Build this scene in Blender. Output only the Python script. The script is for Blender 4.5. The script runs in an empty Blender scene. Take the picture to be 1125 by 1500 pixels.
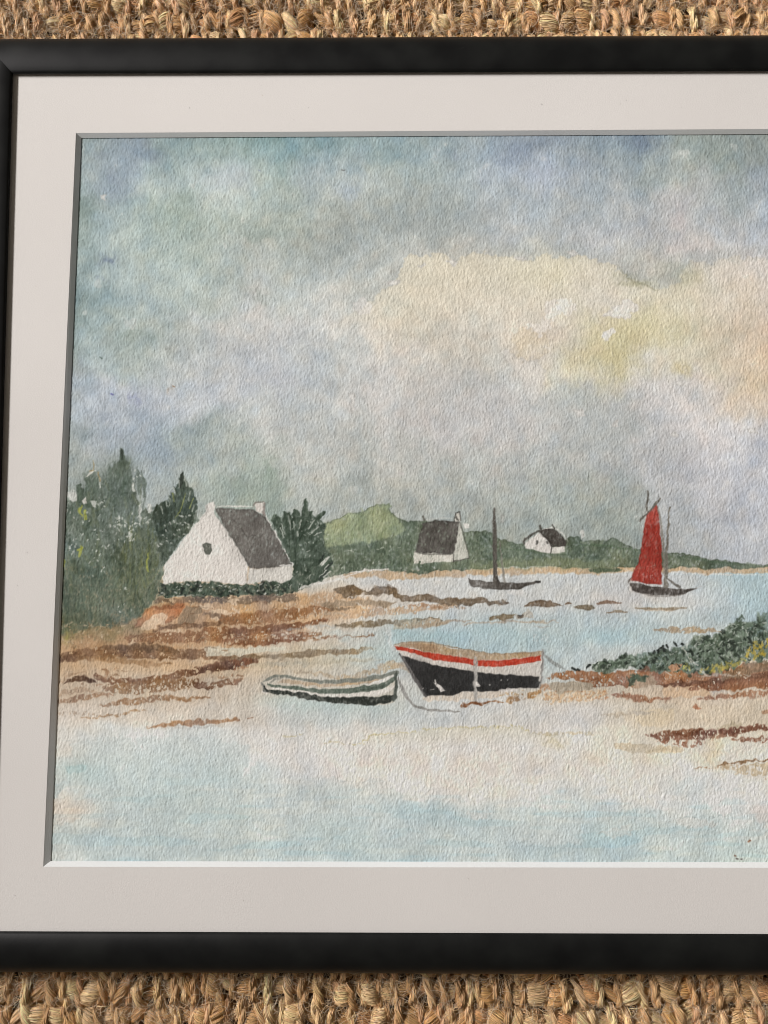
import bpy, math, random
import numpy as np
C = bpy.context.scene
COL = C.collection
R = math.radians

# ------------------------------------------------------------------ camera, light, exposure
MAT_Z = 0.0155                                    # top face of the mat board above the rug
cam_d = bpy.data.cameras.new('camera')
cam_d.sensor_fit = 'VERTICAL'; cam_d.sensor_height = 36.0
cam_d.lens = 36.0 * 1127.0 / 1500.0
cam_d.clip_start = 0.01; cam_d.clip_end = 20
cam = bpy.data.objects.new('camera', cam_d); COL.objects.link(cam)
cam.location = (0, 0, 0.372 + MAT_Z)
cam.rotation_euler = (0.10565, 0.00771, -0.00125)
C.camera = cam

w = bpy.data.worlds.new('World'); C.world = w; w.use_nodes = True
bg = w.node_tree.nodes['Background']
bg.inputs[0].default_value = (1.0, 0.84, 0.67, 1); bg.inputs[1].default_value = 0.09

def area_light(name, loc, target, size, size_y, power, color):
    d = bpy.data.lights.new(name, 'AREA'); d.shape = 'RECTANGLE'
    d.size = size; d.size_y = size_y; d.energy = power; d.color = color
    o = bpy.data.objects.new(name, d); COL.objects.link(o); o.location = loc
    v = [target[i] - loc[i] for i in range(3)]
    import mathutils
    o.rotation_euler = mathutils.Vector(v).to_track_quat('-Z', 'Y').to_euler()
    return o
area_light('window_light', (-2.43, 1.19, 1.75), (-1.49, 1.22, 2.46), 1.35, 1.35, 558, (1.0, 0.95, 0.945))

C.render.engine = 'CYCLES'; C.cycles.pixel_filter_type = 'BLACKMAN_HARRIS'; C.cycles.filter_width = 1.0   # a crisp lens
vs = C.view_settings
vs.view_transform = 'Standard'; vs.look = 'None'; vs.exposure = 0; vs.gamma = 1; vs.use_curve_mapping = False

# ------------------------------------------------------------------ helpers
def lin(c):
    c = np.asarray(c, float) / 255.0
    return np.where(c <= 0.04045, c / 12.92, ((c + 0.055) / 1.055) ** 2.4)

def link(name, me, mat=None, parent=None):
    o = bpy.data.objects.new(name, me); COL.objects.link(o)
    if mat is not None: me.materials.append(mat)
    if parent is not None: o.parent = parent
    return o

def empty(name, loc, label, cat):
    o = bpy.data.objects.new(name, None); COL.objects.link(o); o.location = loc
    o.empty_display_size = 0.02
    o['label'] = label; o['category'] = cat
    return o

def np_mesh(name, V, F, col=None, smooth=False):
    """V (n,3), F (m,k) all faces with k corners, col (n,3) linear point colours"""
    me = bpy.data.meshes.new(name)
    n, m, k = len(V), len(F), F.shape[1]
    me.vertices.add(n); me.vertices.foreach_set('co', np.ascontiguousarray(V, np.float32).ravel())
    me.loops.add(m * k); me.loops.foreach_set('vertex_index', np.ascontiguousarray(F, np.int32).ravel())
    me.polygons.add(m)
    me.polygons.foreach_set('loop_start', np.arange(0, m * k, k, dtype=np.int32))
    me.polygons.foreach_set('loop_total', np.full(m, k, np.int32))
    if col is not None:
        a = me.color_attributes.new('tint', 'FLOAT_COLOR', 'POINT')
        c4 = np.ones((n, 4), np.float32); c4[:, :3] = col
        a.data.foreach_set('color', c4.ravel())
    me.update(calc_edges=True)
    me.polygons.foreach_set('use_smooth', np.full(m, smooth, bool))
    me.validate()
    return me

def py_mesh(name, V, F, smooth=False):
    me = bpy.data.meshes.new(name); me.from_pydata(V, [], F); me.update()
    if smooth:
        for p in me.polygons: p.use_smooth = True
    return me

def new_mat(name):
    m = bpy.data.materials.new(name); m.use_nodes = True
    nt = m.node_tree; return m, nt, nt.nodes['Principled BSDF']

def node(nt, t, **kw):
    n = nt.nodes.new(t)
    for k, v in kw.items():
        if hasattr(n, k): setattr(n, k, v)
    return n

# ------------------------------------------------------------------ materials
def mat_black_paint():
    m, nt, b = new_mat('black_satin_paint')
    tc = node(nt, 'ShaderNodeTexCoord')
    n1 = node(nt, 'ShaderNodeTexNoise'); n1.inputs['Scale'].default_value = 60; n1.inputs['Detail'].default_value = 5
    r = node(nt, 'ShaderNodeValToRGB')
    r.color_ramp.elements[0].position = .35; r.color_ramp.elements[0].color = (.004, .0045, .0045, 1)
    r.color_ramp.elements[1].position = .75; r.color_ramp.elements[1].color = (.009, .010, .009, 1)
    nt.links.new(tc.outputs['Object'], n1.inputs['Vector']); nt.links.new(n1.outputs['Fac'], r.inputs['Fac'])
    mp = node(nt, 'ShaderNodeMapping'); mp.inputs['Scale'].default_value = (45, 160, 60); mp.inputs['Rotation'].default_value = (0, 0, .25)
    ns = node(nt, 'ShaderNodeTexNoise'); ns.inputs['Scale'].default_value = 1.0; ns.inputs['Detail'].default_value = 8; ns.inputs['Roughness'].default_value = .7
    rs = node(nt, 'ShaderNodeMapRange'); rs.inputs['From Min'].default_value = .70; rs.inputs['From Max'].default_value = .80; rs.inputs['To Max'].default_value = .5
    mx = node(nt, 'ShaderNodeMixRGB'); mx.inputs['Color2'].default_value = (.10, .10, .095, 1)
    nt.links.new(tc.outputs['Object'], mp.inputs['Vector']); nt.links.new(mp.outputs['Vector'], ns.inputs['Vector'])
    nt.links.new(ns.outputs['Fac'], rs.inputs['Value']); nt.links.new(rs.outputs['Result'], mx.inputs['Fac'])
    nt.links.new(r.outputs['Color'], mx.inputs['Color1']); nt.links.new(mx.outputs['Color'], b.inputs['Base Color'])
    n2 = node(nt, 'ShaderNodeTexNoise'); n2.inputs['Scale'].default_value = 900; n2.inputs['Detail'].default_value = 3
    nt.links.new(tc.outputs['Object'], n2.inputs['Vector'])
    mr = node(nt, 'ShaderNodeMapRange'); mr.inputs['To Min'].default_value = .40; mr.inputs['To Max'].default_value = .56
    nt.links.new(n1.outputs['Fac'], mr.inputs['Value']); nt.links.new(mr.outputs['Result'], b.inputs['Roughness'])
    b.inputs['Specular IOR Level'].default_value = .28
    bp = node(nt, 'ShaderNodeBump'); bp.inputs['Strength'].default_value = .12; bp.inputs['Distance'].default_value = .0002
    nt.links.new(n2.outputs['Fac'], bp.inputs['Height']); nt.links.new(bp.outputs['Normal'], b.inputs['Normal'])
    return m

def mat_board_paper(name, c1, c2, scale=1500, bump=.20):
    m, nt, b = new_mat(name)
    tc = node(nt, 'ShaderNodeTexCoord')
    n1 = node(nt, 'ShaderNodeTexNoise'); n1.inputs['Scale'].default_value = 14; n1.inputs['Detail'].default_value = 6
    r = node(nt, 'ShaderNodeValToRGB')
    r.color_ramp.elements[0].position = .3; r.color_ramp.elements[0].color = (*c1, 1)
    r.color_ramp.elements[1].position = .7; r.color_ramp.elements[1].color = (*c2, 1)
    nt.links.new(tc.outputs['Object'], n1.inputs['Vector']); nt.links.new(n1.outputs['Fac'], r.inputs['Fac'])
    nt.links.new(r.outputs['Color'], b.inputs['Base Color'])
    b.inputs['Roughness'].default_value = .9; b.inputs['Specular IOR Level'].default_value = .15
    n2 = node(nt, 'ShaderNodeTexNoise'); n2.inputs['Scale'].default_value = scale; n2.inputs['Detail'].default_value = 4
    nt.links.new(tc.outputs['Object'], n2.inputs['Vector'])
    bp = node(nt, 'ShaderNodeBump'); bp.inputs['Strength'].default_value = bump; bp.inputs['Distance'].default_value = .0004
    nt.links.new(n2.outputs['Fac'], bp.inputs['Height']); nt.links.new(bp.outputs['Normal'], b.inputs['Normal'])
    return m

def mat_tint(name, rough, spec, sheen=0):
    m, nt, b = new_mat(name)
    a = node(nt, 'ShaderNodeAttribute'); a.attribute_name = 'tint'
    nt.links.new(a.outputs['Color'], b.inputs['Base Color'])
    b.inputs['Roughness'].default_value = rough; b.inputs['Specular IOR Level'].default_value = spec
    return m

def mat_glass():
    m = bpy.data.materials.new('clear_picture_glass'); m.use_nodes = True
    nt = m.node_tree; nt.nodes.clear()
    out = node(nt, 'ShaderNodeOutputMaterial'); mix = node(nt, 'ShaderNodeMixShader')
    fr = node(nt, 'ShaderNodeFresnel'); ge = node(nt, 'ShaderNodeNewGeometry')
    io = node(nt, 'ShaderNodeMapRange'); io.inputs['To Min'].default_value = 1.42; io.inputs['To Max'].default_value = 1 / 1.42   # same pane from both sides
    nt.links.new(ge.outputs['Backfacing'], io.inputs['Value']); nt.links.new(io.outputs['Result'], fr.inputs['IOR'])
    tr = node(nt, 'ShaderNodeBsdfTransparent'); tr.inputs['Color'].default_value = (.985, .992, .985, 1)
    gl = node(nt, 'ShaderNodeBsdfGlossy'); gl.inputs['Roughness'].default_value = 0.0
    nt.links.new(fr.outputs[0], mix.inputs[0]); nt.links.new(tr.outputs[0], mix.inputs[1])
    nt.links.new(gl.outputs[0], mix.inputs[2]); nt.links.new(mix.outputs[0], out.inputs['Surface'])
    return m

M_BLACK = mat_black_paint()
M_MAT = mat_board_paper('off_white_mat_board', (.846, .806, .786), (.874, .834, .814))
M_BEVEL = mat_board_paper('white_board_core', (.86, .86, .87), (.90, .90, .91), 2200, .15)
M_PAPER = mat_tint('painted_watercolour_paper', .85, .12)
M_GLASS = mat_glass()
M_CARD = mat_board_paper('brown_backing_card', (.30, .21, .13), (.36, .26, .17))
M_JUTE = mat_tint('jute_fibre', .42, .5)

# ------------------------------------------------------------------ jute rug
def tubes(P, rad, col, sides=3):
    """P (N,K,3) polylines, rad (N,) or (N,K), col (N,3) or (N,K,3) -> V, F, colours"""
    N, K, _ = P.shape
    rad = np.asarray(rad, float)
    if rad.ndim == 1: rad = np.repeat(rad[:, None], K, 1)
    if col.ndim == 2: col = np.repeat(col[:, None, :], K, 1)
    T = np.gradient(P, axis=1); T /= np.linalg.norm(T, axis=2, keepdims=True) + 1e-12
    ref = np.where(np.abs(T[..., 2:3]) < .8, np.array([0, 0, 1.]), np.array([1., 0, 0]))
    A = np.cross(T, ref); A /= np.linalg.norm(A, axis=2, keepdims=True) + 1e-12
    B = np.cross(T, A)
    th = np.arange(sides) * 2 * np.pi / sides + np.pi / 2
    V = P[:, :, None, :] + rad[:, :, None, None] * (A[:, :, None, :] * np.cos(th)[None, None, :, None] + B[:, :, None, :] * np.sin(th)[None, None, :, None])
    c = np.repeat(col[:, :, None, :], sides, 2)
    i = np.arange(N)[:, None, None] * K * sides; k = np.arange(K - 1)[None, :, None] * sides; s = np.arange(sides)[None, None, :]
    s2 = (s + 1) % sides
    F = np.stack(np.broadcast_arrays(i + k + s, i + k + s2, i + k + sides + s2, i + k + sides + s), -1).reshape(-1, 4)
    return V.reshape(-1, 3), F, c.reshape(-1, 3)

class Bag:
    def __init__(s): s.V, s.F, s.c, s.n = [], [], [], 0
    def add(s, V, F, c):
        s.V.append(V); s.F.append(F + s.n); s.c.append(c); s.n += len(V)
    def build(s, name, mat, parent):
        if not s.V: return None
        return link(name, np_mesh(name, np.vstack(s.V), np.vstack(s.F), np.vstack(s.c), True), mat, parent)

rg = np.random.default_rng(11)
JUTE = np.array([(.66, .475, .25), (.58, .405, .20), (.76, .575, .33), (.64, .44, .245), (.53, .37, .185), (.70, .51, .27)]) * np.array([1.27, 1.165, 1.13])
ROVE = np.array([(.52, .365, .20), (.46, .31, .15), (.60, .47, .30), (.52, .34, .19), (.64, .52, .35), (.55, .40, .23)]) * np.array([1.45, 1.27, 1.03])

def wave(x, seed):
    r = np.random.default_rng(seed); a = r.uniform(0, 6.28, 4)
    return .0011 * np.sin(x * 23 + a[0]) + .0007 * np.sin(x * 61 + a[1]) + .0005 * np.sin(x * 140 + a[2])

def make_row(yc, x0, x1, pitch, seed, parent, dens=1.0):
    r = np.random.default_rng(seed)
    row = link('rug_row', bpy.data.meshes.new('rug_row_backing'), M_JUTE, parent)
    rov, sti = Bag(), Bag()
    xs = [x0]
    while xs[-1] < x1: xs.append(xs[-1] + max(.0042, r.normal(.0074, .0018)))
    xs = np.array(xs); hl = pitch * .5
    # --- roving: thick soft weft bulging between the stitches
    for a, b in zip(xs[:-1], xs[1:]):
        wd = b - a; mid = (a + b) / 2; yw = yc + wave(mid, 1) + r.normal(0, .0007)
        big = r.random() < (.55 if wd > .0066 else .16)
        Ry = r.uniform(.0050, .0064) if big else r.uniform(.0030, .0042)
        Rz = r.uniform(.0050, .0062) if big else r.uniform(.0030, .0040)
        zc = -.0058 + r.normal(0, .0004)
        base = ROVE[r.integers(len(ROVE))] * r.uniform(.82, 1.12)
        if r.random() < .10: base = ROVE[4] * 1.05
        tw = r.uniform(-1.5, 1.5); skew = r.normal(0, .0018)
        n = int((120 if big else 64) * dens); K = 9
        s = np.linspace(-1, 1, K)[None, :]
        ph = r.uniform(-.25, np.pi + .25, n)[:, None] + tw * .32 * s + r.normal(0, .05, (n, 1)) * s
        prof = (.36 + .64 * np.sqrt(np.clip(1 - np.abs(s * .98) ** 2.4, 0, 1)))
        rr = prof * (1 + r.normal(0, .05, (n, 1)) + .035 * np.sin(ph * 9 + r.uniform(0, 6)))
        P = np.empty((n, K, 3))
        P[..., 0] = mid + s * wd * .56 + r.normal(0, .00012, (n, K))
        P[..., 1] = yw + Ry * rr * np.cos(ph) + skew * s + r.normal(0, .00009, (n, K))
        P[..., 2] = zc + Rz * rr * np.sin(ph) + r.normal(0, .00007, (n, K))
        c = base * r.uniform(.74, 1.22, (n, 1)) * (1 + r.normal(0, .03, (n, 3)))
        rov.add(*tubes(P, r.uniform(.00009, .00022, n), np.clip(c, .03, .92)))
        # solid inside of the bulge
        kk = 7; s1 = np.linspace(-1, 1, kk)
        Pc = np.stack([mid + s1 * wd * .56, np.full(kk, yw) + skew * s1, np.full(kk, zc)], -1)[None]
        pr = (.36 + .64 * np.sqrt(np.clip(1 - np.abs(s1 * .98) ** 2.4, 0, 1)))
        V, F, cc = tubes(Pc, np.ones((1, kk)), base[None] * .62, 12)
        V = V.reshape(kk, 12, 3)
        V = Pc[0][:, None, :] + (V - Pc[0][:, None, :]) * (pr[:, None, None] * np.array([0, Ry * .93, Rz * .93])[None, None, :])
        V[..., 0] += np.broadcast_to((s1 * 0)[:, None], (kk, 12))
        rov.add(V.reshape(-1, 3), F, cc)
    # --- stitches: twisted cords crossing the roving
    for x in xs:
        if r.random() < .05: continue
        nply = 2; lean = r.normal(.0007, .0008); bow = r.normal(0, .0007)
        yw = yc + wave(x, 1) + r.normal(0, .0006); L = hl * r.uniform(1.02, 1.22)
        top = -.0006 + r.normal(0, .0006); drop = r.uniform(.0026, .0042)
        rp = r.uniform(.00105, .00145); turns = r.choice([-1, 1, 1]) * r.uniform(.6, 1.05); p0 = r.uniform(0, 6.28)
        base = JUTE[r.integers(len(JUTE))] * r.uniform(.85, 1.15)
        K = 10; s = np.linspace(-1, 1, K)
        cx = x + lean * s + bow * np.cos(s * 1.6) ; cy = yw - L * s; cz = top - rp * 1.2 - drop * np.abs(s) ** 4.0
        for q in range(nply):
            ang = p0 + q * 2 * np.pi / nply + turns * np.pi * s
            px = cx + rp * .80 * np.cos(ang); pz = cz + rp * .80 * np.sin(ang)
            n = int(62 * dens)
            th = r.uniform(0, 2 * np.pi, n)[:, None] - 1.3 * s[None, :] * r.uniform(.7, 1.3)
            rad = rp * np.sqrt(r.uniform(.6, 1.12, n))[:, None]
            loose = (r.random(n) < .09)[:, None] * np.abs(r.normal(0, .0007, (n, 1))) * np.sin((s[None, :] + 1) * r.uniform(.8, 2.2))
            P = np.empty((n, K, 3))
            P[..., 0] = px + (rad + loose) * np.cos(th) + r.normal(0, .00007, (n, K))
            P[..., 1] = cy + r.normal(0, .0006, (n, 1))
            P[..., 2] = pz + (rad + loose) * np.sin(th) + r.normal(0, .00006, (n, K))
            c = base * r.uniform(.80, 1.22, (n, 1)) * (1 + r.normal(0, .03, (n, 3)))
            sti.add(*tubes(P, r.uniform(.00006, .00015, n), np.clip(c, .03, .92)))
            Pc = np.stack([px, cy, pz], -1)[None]
            sti.add(*tubes(Pc, np.full(1, rp * .9), base[None] * .6, 7))
    # --- tangle of short ends pressed into the seam under the row
    n = int((x1 - x0) / .0011 * dens); K = 7; s = np.linspace(0, 1, K)[None, :]
    ax = r.uniform(x0, x1, n)[:, None]; d = r.uniform(0, 6.28, n)[:, None]; ln = r.uniform(.002, .007, n)[:, None]
    bend = r.normal(0, 1.3, (n, 1))
    P = np.empty((n, K, 3))
    P[..., 0] = ax + ln * s * np.cos(d + bend * s)
    P[..., 1] = yc - hl + wave(ax, 1) + r.normal(0, .0012, (n, 1)) + .6 * ln * s * np.sin(d + bend * s)
    P[..., 2] = -.0040 + r.uniform(-.0012, .0026, (n, 1)) + .0016 * np.sin(s * 3.1)
    c = JUTE[r.integers(0, len(JUTE), n)] * r.uniform(.55, 1.15, (n, 1))
    sti.add(*tubes(P, r.uniform(.00010, .00022, n), np.clip(c, .03, .92)))
    # flat webbing behind the row
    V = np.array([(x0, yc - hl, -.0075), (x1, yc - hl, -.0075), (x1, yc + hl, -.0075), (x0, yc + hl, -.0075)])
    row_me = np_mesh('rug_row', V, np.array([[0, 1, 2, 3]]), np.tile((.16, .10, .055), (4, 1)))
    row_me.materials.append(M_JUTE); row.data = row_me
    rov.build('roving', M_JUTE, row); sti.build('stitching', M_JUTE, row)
    return row

def fuzz(parent, x0, x1, y0, y1, n, seed, bag):
    r = np.random.default_rng(seed); K = 9; s = np.linspace(0, 1, K)[None, :]
    ax = r.uniform(x0, x1, n)[:, None]; ay = r.uniform(y0, y1, n)[:, None]
    d = r.normal(1.57, .9, n)[:, None] + np.pi * (r.random((n, 1)) < .5); ln = r.gamma(3.0, .0024, n)[:, None] + .002
    bend = r.normal(0, 1.5, (n, 1))
    P = np.empty((n, K, 3))
    P[..., 0] = ax + ln * s * np.cos(d + bend * s); P[..., 1] = ay + ln * s * np.sin(d + bend * s)
    P[..., 2] = -.0026 + r.uniform(-.001, .0014, (n, 1)) + r.uniform(.0006, .0032, (n, 1)) * np.sin(np.pi * s * r.uniform(.7, 1.1, (n, 1)))
    c = np.array([(.78, .62, .42), (.66, .50, .31), (.86, .74, .56)])[r.integers(0, 3, n)] * r.uniform(.7, 1.15, (n, 1))
    bag.add(*tubes(P, r.uniform(.00004, .00008, n), np.clip(c, .03, .92)))

rug = empty('jute_rug', (0, 0, 0), 'coarse hand-woven natural jute rug with lumpy roving and fuzzy twisted stitches, under the black frame', 'rug')
V = [(-.55, -.45, -.0085), (.65, -.45, -.0085), (.65, .60, -.0085), (-.55, .60, -.0085), (-.55, -.45, -.011), (.65, -.45, -.011), (.65, .60, -.011), (-.55, .60, -.011)]
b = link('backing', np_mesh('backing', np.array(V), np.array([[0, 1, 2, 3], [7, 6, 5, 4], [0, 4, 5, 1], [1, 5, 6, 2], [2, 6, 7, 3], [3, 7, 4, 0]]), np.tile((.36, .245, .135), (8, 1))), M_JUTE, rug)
PITCH = .5129 / 41
k = 0
for j in range(-3, 46):
    yc = -.1956 + (j + .5) * PITCH
    if yc > .288 or yc < -.1745:                       # in front of and beyond the frame
        near = (j in (-1, 0, -2) or 39 <= j <= 42)
        make_row(yc, -.255, .245, PITCH, 100 + j, rug, 1.0 if near else .5)
        make_row(yc, .247, .40, PITCH, 300 + j, rug, .4)
    else:                                              # only beside the frame
        make_row(yc, -.255, -.2, PITCH, 500 + j, rug, .45)
        if yc < .3: make_row(yc, .345, .40, PITCH, 700 + j, rug, .4)
fz = Bag()
fuzz(rug, -.235, .235, .292, .335, 4000, 5, fz)
fuzz(rug, -.215, .215, -.215, -.177, 3400, 6, fz)
fo = fz.build('loose_fibre', M_JUTE, rug); fo['kind'] = 'stuff'

# ------------------------------------------------------------------ the framed picture
pic = empty('framed_watercolour', (0, 0, 0), 'watercolour of cottages and boats in cream mat and slim black frame lying on jute rug', 'framed picture')

XR = .3315                                              # right-hand lip
LIP = dict(tl=(-.1946, .2677), bl=(-.1845, -.1541), br=(XR, -.1549), tr=(XR, .2663))
RW = .0222
def outer():
    tl, bl, br, tr = LIP['tl'], LIP['bl'], LIP['br'], LIP['tr']
    return dict(tl=(tl[0] - RW, tl[1] + RW + .0012), bl=(bl[0] - RW, bl[1] - RW + .0018), br=(br[0] + RW, br[1] - RW + .0018), tr=(tr[0] + RW, tr[1] + RW + .0015))
OUT = outer()
PROF = [(q_, z_ - .0018 if z_ > .0174 else z_ - (.0004 if z_ == .0174 else .0016 if z_ > .01 else 0)) for q_, z_ in [(0, .0174), (0, .0186), (.02, .0194), (.06, .0199), (.14, .0205), (.26, .0210), (.40, .0211), (.54, .0208), (.66, .0201),
        (.77, .0190), (.86, .0175), (.93, .0156), (.975, .0134), (1.0, .0105), (1.0, .0040), (.985, .0006), (.25, .0006), (.25, .0174)]]
def rail(a, b):
    n = 40; V = []; F = []; m = len(PROF)
    for i in range(n + 1):
        t = i / n
        for wq, z in PROF:
            p0 = [LIP[a][k] + (OUT[a][k] - LIP[a][k]) * wq for k in (0, 1)]
            p1 = [LIP[b][k] + (OUT[b][k] - LIP[b][k]) * wq for k in (0, 1)]
            L = math.hypot(p1[0] - p0[0], p1[1] - p0[1]); e = .00008 / L      # hairline mitre joint
            tt = e + t * (1 - 2 * e)
            V.append((p0[0] + (p1[0] - p0[0]) * tt, p0[1] + (p1[1] - p0[1]) * tt, z))
    for i in range(n):
        for q in range(m):
            q2 = (q + 1) % m
            F.append((i * m + q, i * m + q2, (i + 1) * m + q2, (i + 1) * m + q))
    F.append(tuple(range(m))[::-1]); F.append(tuple(n * m + q for q in range(m)))
    me = py_mesh('frame_rail', V, F, True)
    o = link('frame_rail', me, M_BLACK, pic)
    me.polygons[len(F) - 1].use_smooth = False; me.polygons[len(F) - 2].use_smooth = False
    md = o.modifiers.new('edges', 'EDGE_SPLIT'); md.split_angle = R(42)
    return o
for a, b in (('tl', 'tr'), ('bl', 'tl'), ('br', 'bl'), ('tr', 'br')): rail(a, b)

# mat board with its bevelled window
OX0, OX1, OY0, OY1 = -.16155, .300, -.12615, .23594      # window at the face
PX0, PX1, PY0, PY1 = -.15895, .2978, -.12420, .23425     # window at the sheet
SHEET_Z = MAT_Z - .0018
BX0, BX1, BY0, BY1 = -.1960, .3355, -.1570, .2690
V = [(BX0, BY0, MAT_Z), (BX1, BY0, MAT_Z), (BX1, BY1, MAT_Z), (BX0, BY1, MAT_Z),
     (OX0, OY0, MAT_Z), (OX1, OY0, MAT_Z), (OX1, OY1, MAT_Z), (OX0 + .0004, OY1, MAT_Z)]
zb = SHEET_Z + .0001
V += [(x, y, zb) for x, y, _ in V[:4]]
F = [(0, 1, 5, 4), (1, 2, 6, 5), (2, 3, 7, 6), (3, 0, 4, 7), (0, 8, 9, 1), (1, 9, 10, 2), (2, 10, 11, 3), (3, 11, 8, 0)]
board = link('mat_board', py_mesh('mat_board', V, F), M_MAT, pic)
board['label'] = 'cream mat board with a few dark specks'
e = .00012
def bevel_strip():
    Vb, Fb = [], []
    o = [(OX0, OY0), (OX1, OY0), (OX1, OY1), (OX0 + .0004, OY1)]; i = [(PX0, PY0), (PX1, PY0), (PX1, PY1), (PX0, PY1)]
    for (p, z) in ((o, MAT_Z - .00002), (i, zb)):
        Vb += [(x, y, z) for x, y in p]
    cx, cy = .07, .055
    Vb += [(x + (e * 8 if x < cx else -e * 8) * -1, y + (e * 8 if y < cy else -e * 8) * -1, zb) for x, y in o]
    for k in range(4):
        k2 = (k + 1) % 4
        Fb += [(k, k2, 4 + k2, 4 + k), (4 + k, 4 + k2, 8 + k2, 8 + k)]
    return link('bevel', py_mesh('bevel', Vb, Fb), M_BEVEL, board)
bv = bevel_strip(); bv['label'] = 'white bevelled edge of the mat window'
# dark specks on the board
sp = Bag(); r = np.random.default_rng(3)
def speck(x, y, rx, ry, ang, col):
    a = np.linspace(0, 2 * np.pi, 9)[:-1]; q = r.uniform(.6, 1.1, 8)
    dx, dy = rx * np.cos(a) * q, ry * np.sin(a) * q
    P = np.stack([x + dx * math.cos(ang) - dy * math.sin(ang), y + dx * math.sin(ang) + dy * math.cos(ang), np.full(8, MAT_Z + .00003)], -1)
    Vs = np.vstack([P, [(x, y, MAT_Z + .00008)]]); Fs = np.array([(i, (i + 1) % 8, 8) for i in range(8)])
    sp.add(Vs, Fs, np.tile(col, (9, 1)))
DK = (.05, .04, .035)
for q in ((-.1028, .2493, .0004, .00022, .5, DK), (-.0416, .2490, .0002, .0002, 0, DK), (-.0489, .2425, .0001, .0003, .4, DK), (.0786, .2502, .00045, .0002, -.4, DK),
          (.1220, .2520, .0002, .0002, 0, DK), (.1190, .2501, .0003, .00015, .4, DK), (-.0655, .2560, .00015, .00035, .3, (.3, .2, .1)), (-.178, .154, .0002, .0002, 0, (.3, .22, .15)),
          (-.176, .020, .0002, .0002, .6, DK), (-.180, .004, .00018, .00025, 0, DK), (-.174, -.139, .0003, .00012, .1, (.12, .1, .08)), (.036, -.131, .0002, .00014, 0, (.2, .17, .14)),
          (.114, -.1465, .00012, .0006, 0, (.8, .78, .74)), (-.068, -.141, .00018, .00018, 0, (.3, .26, .2)), (.150, .2480, .0002, .00015, 0, (.4, .34, .3))):
    speck(*q)
so = sp.build('speck', mat_tint('speck_dirt', .9, .1), board); so['label'] = 'scattered dust specks on the mat board'

# glass and backing
V = [(x, y, z) for z in (.01565, .0169) for x, y in ((BX0, BY0), (BX1, BY0), (BX1, BY1), (BX0, BY1))]
BOXF = [(3, 2, 1, 0), (4, 5, 6, 7), (0, 1, 5, 4), (1, 2, 6, 5), (2, 3, 7, 6), (3, 0, 4, 7)]
link('glass', py_mesh('glass', V, BOXF), M_GLASS, pic)
V = [(x, y, z) for z in (.0100, SHEET_Z - .0006) for x, y in ((BX0, BY0), (BX1, BY0), (BX1, BY1), (BX0, BY1))]
link('backing_board', py_mesh('backing_board', V, BOXF), M_CARD, pic)

PAINT_K = np.array([.725, .72, .705])                                          # light on the sheet when the colours were mixed
RELIEF = .000041
# ------------------------------------------------------------------ the watercolour: pigment laid on a virtual sheet, wash by wash
U0, V0, PW, PH = 45, 178, 1492, 1108                    # drawing plan: 1 unit is about a third of a millimetre
UU, VV = np.meshgrid(np.arange(PW) + U0, np.arange(PH) + V0)
UU = UU.astype(np.float32); VV = VV.astype(np.float32)
fy = np.fft.fftfreq(PH)[:, None]; fx = np.fft.rfftfreq(PW)[None, :]
def noise(su, sv, seed, shear=0.0):
    n = np.random.default_rng(seed).standard_normal((PH, PW)).astype(np.float32)
    G = np.exp(-2 * np.pi ** 2 * ((su * (fx + shear * fy)) ** 2 + (sv * fy) ** 2))
    q = np.fft.irfft2(np.fft.rfft2(n) * G, s=(PH, PW)); q -= q.mean(); q /= q.std()
    return q.astype(np.float32)
N3, N3b = noise(2.2, 2.2, 1), noise(2.2, 2.2, 2)
N9, N9b = noise(8, 8, 3), noise(8, 8, 4)
N25, N25b = noise(24, 24, 5), noise(24, 24, 6)
NL = noise(7, 7, 7); NF = noise(1.1, 1.1, 8)
tooth = .90 * noise(.72, 1.35, 21, .12) + .32 * noise(1.15, 2.2, 22, .2) + .22 * noise(.6, .65, 23)
tooth = (tooth / tooth.std()).astype(np.float32)
coarse = noise(1.2, 1.9, 24, .1)
sm = lambda x, a, b: np.clip((x - a) / (b - a), 0, 1) ** 2 * (3 - 2 * np.clip((x - a) / (b - a), 0, 1))

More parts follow.
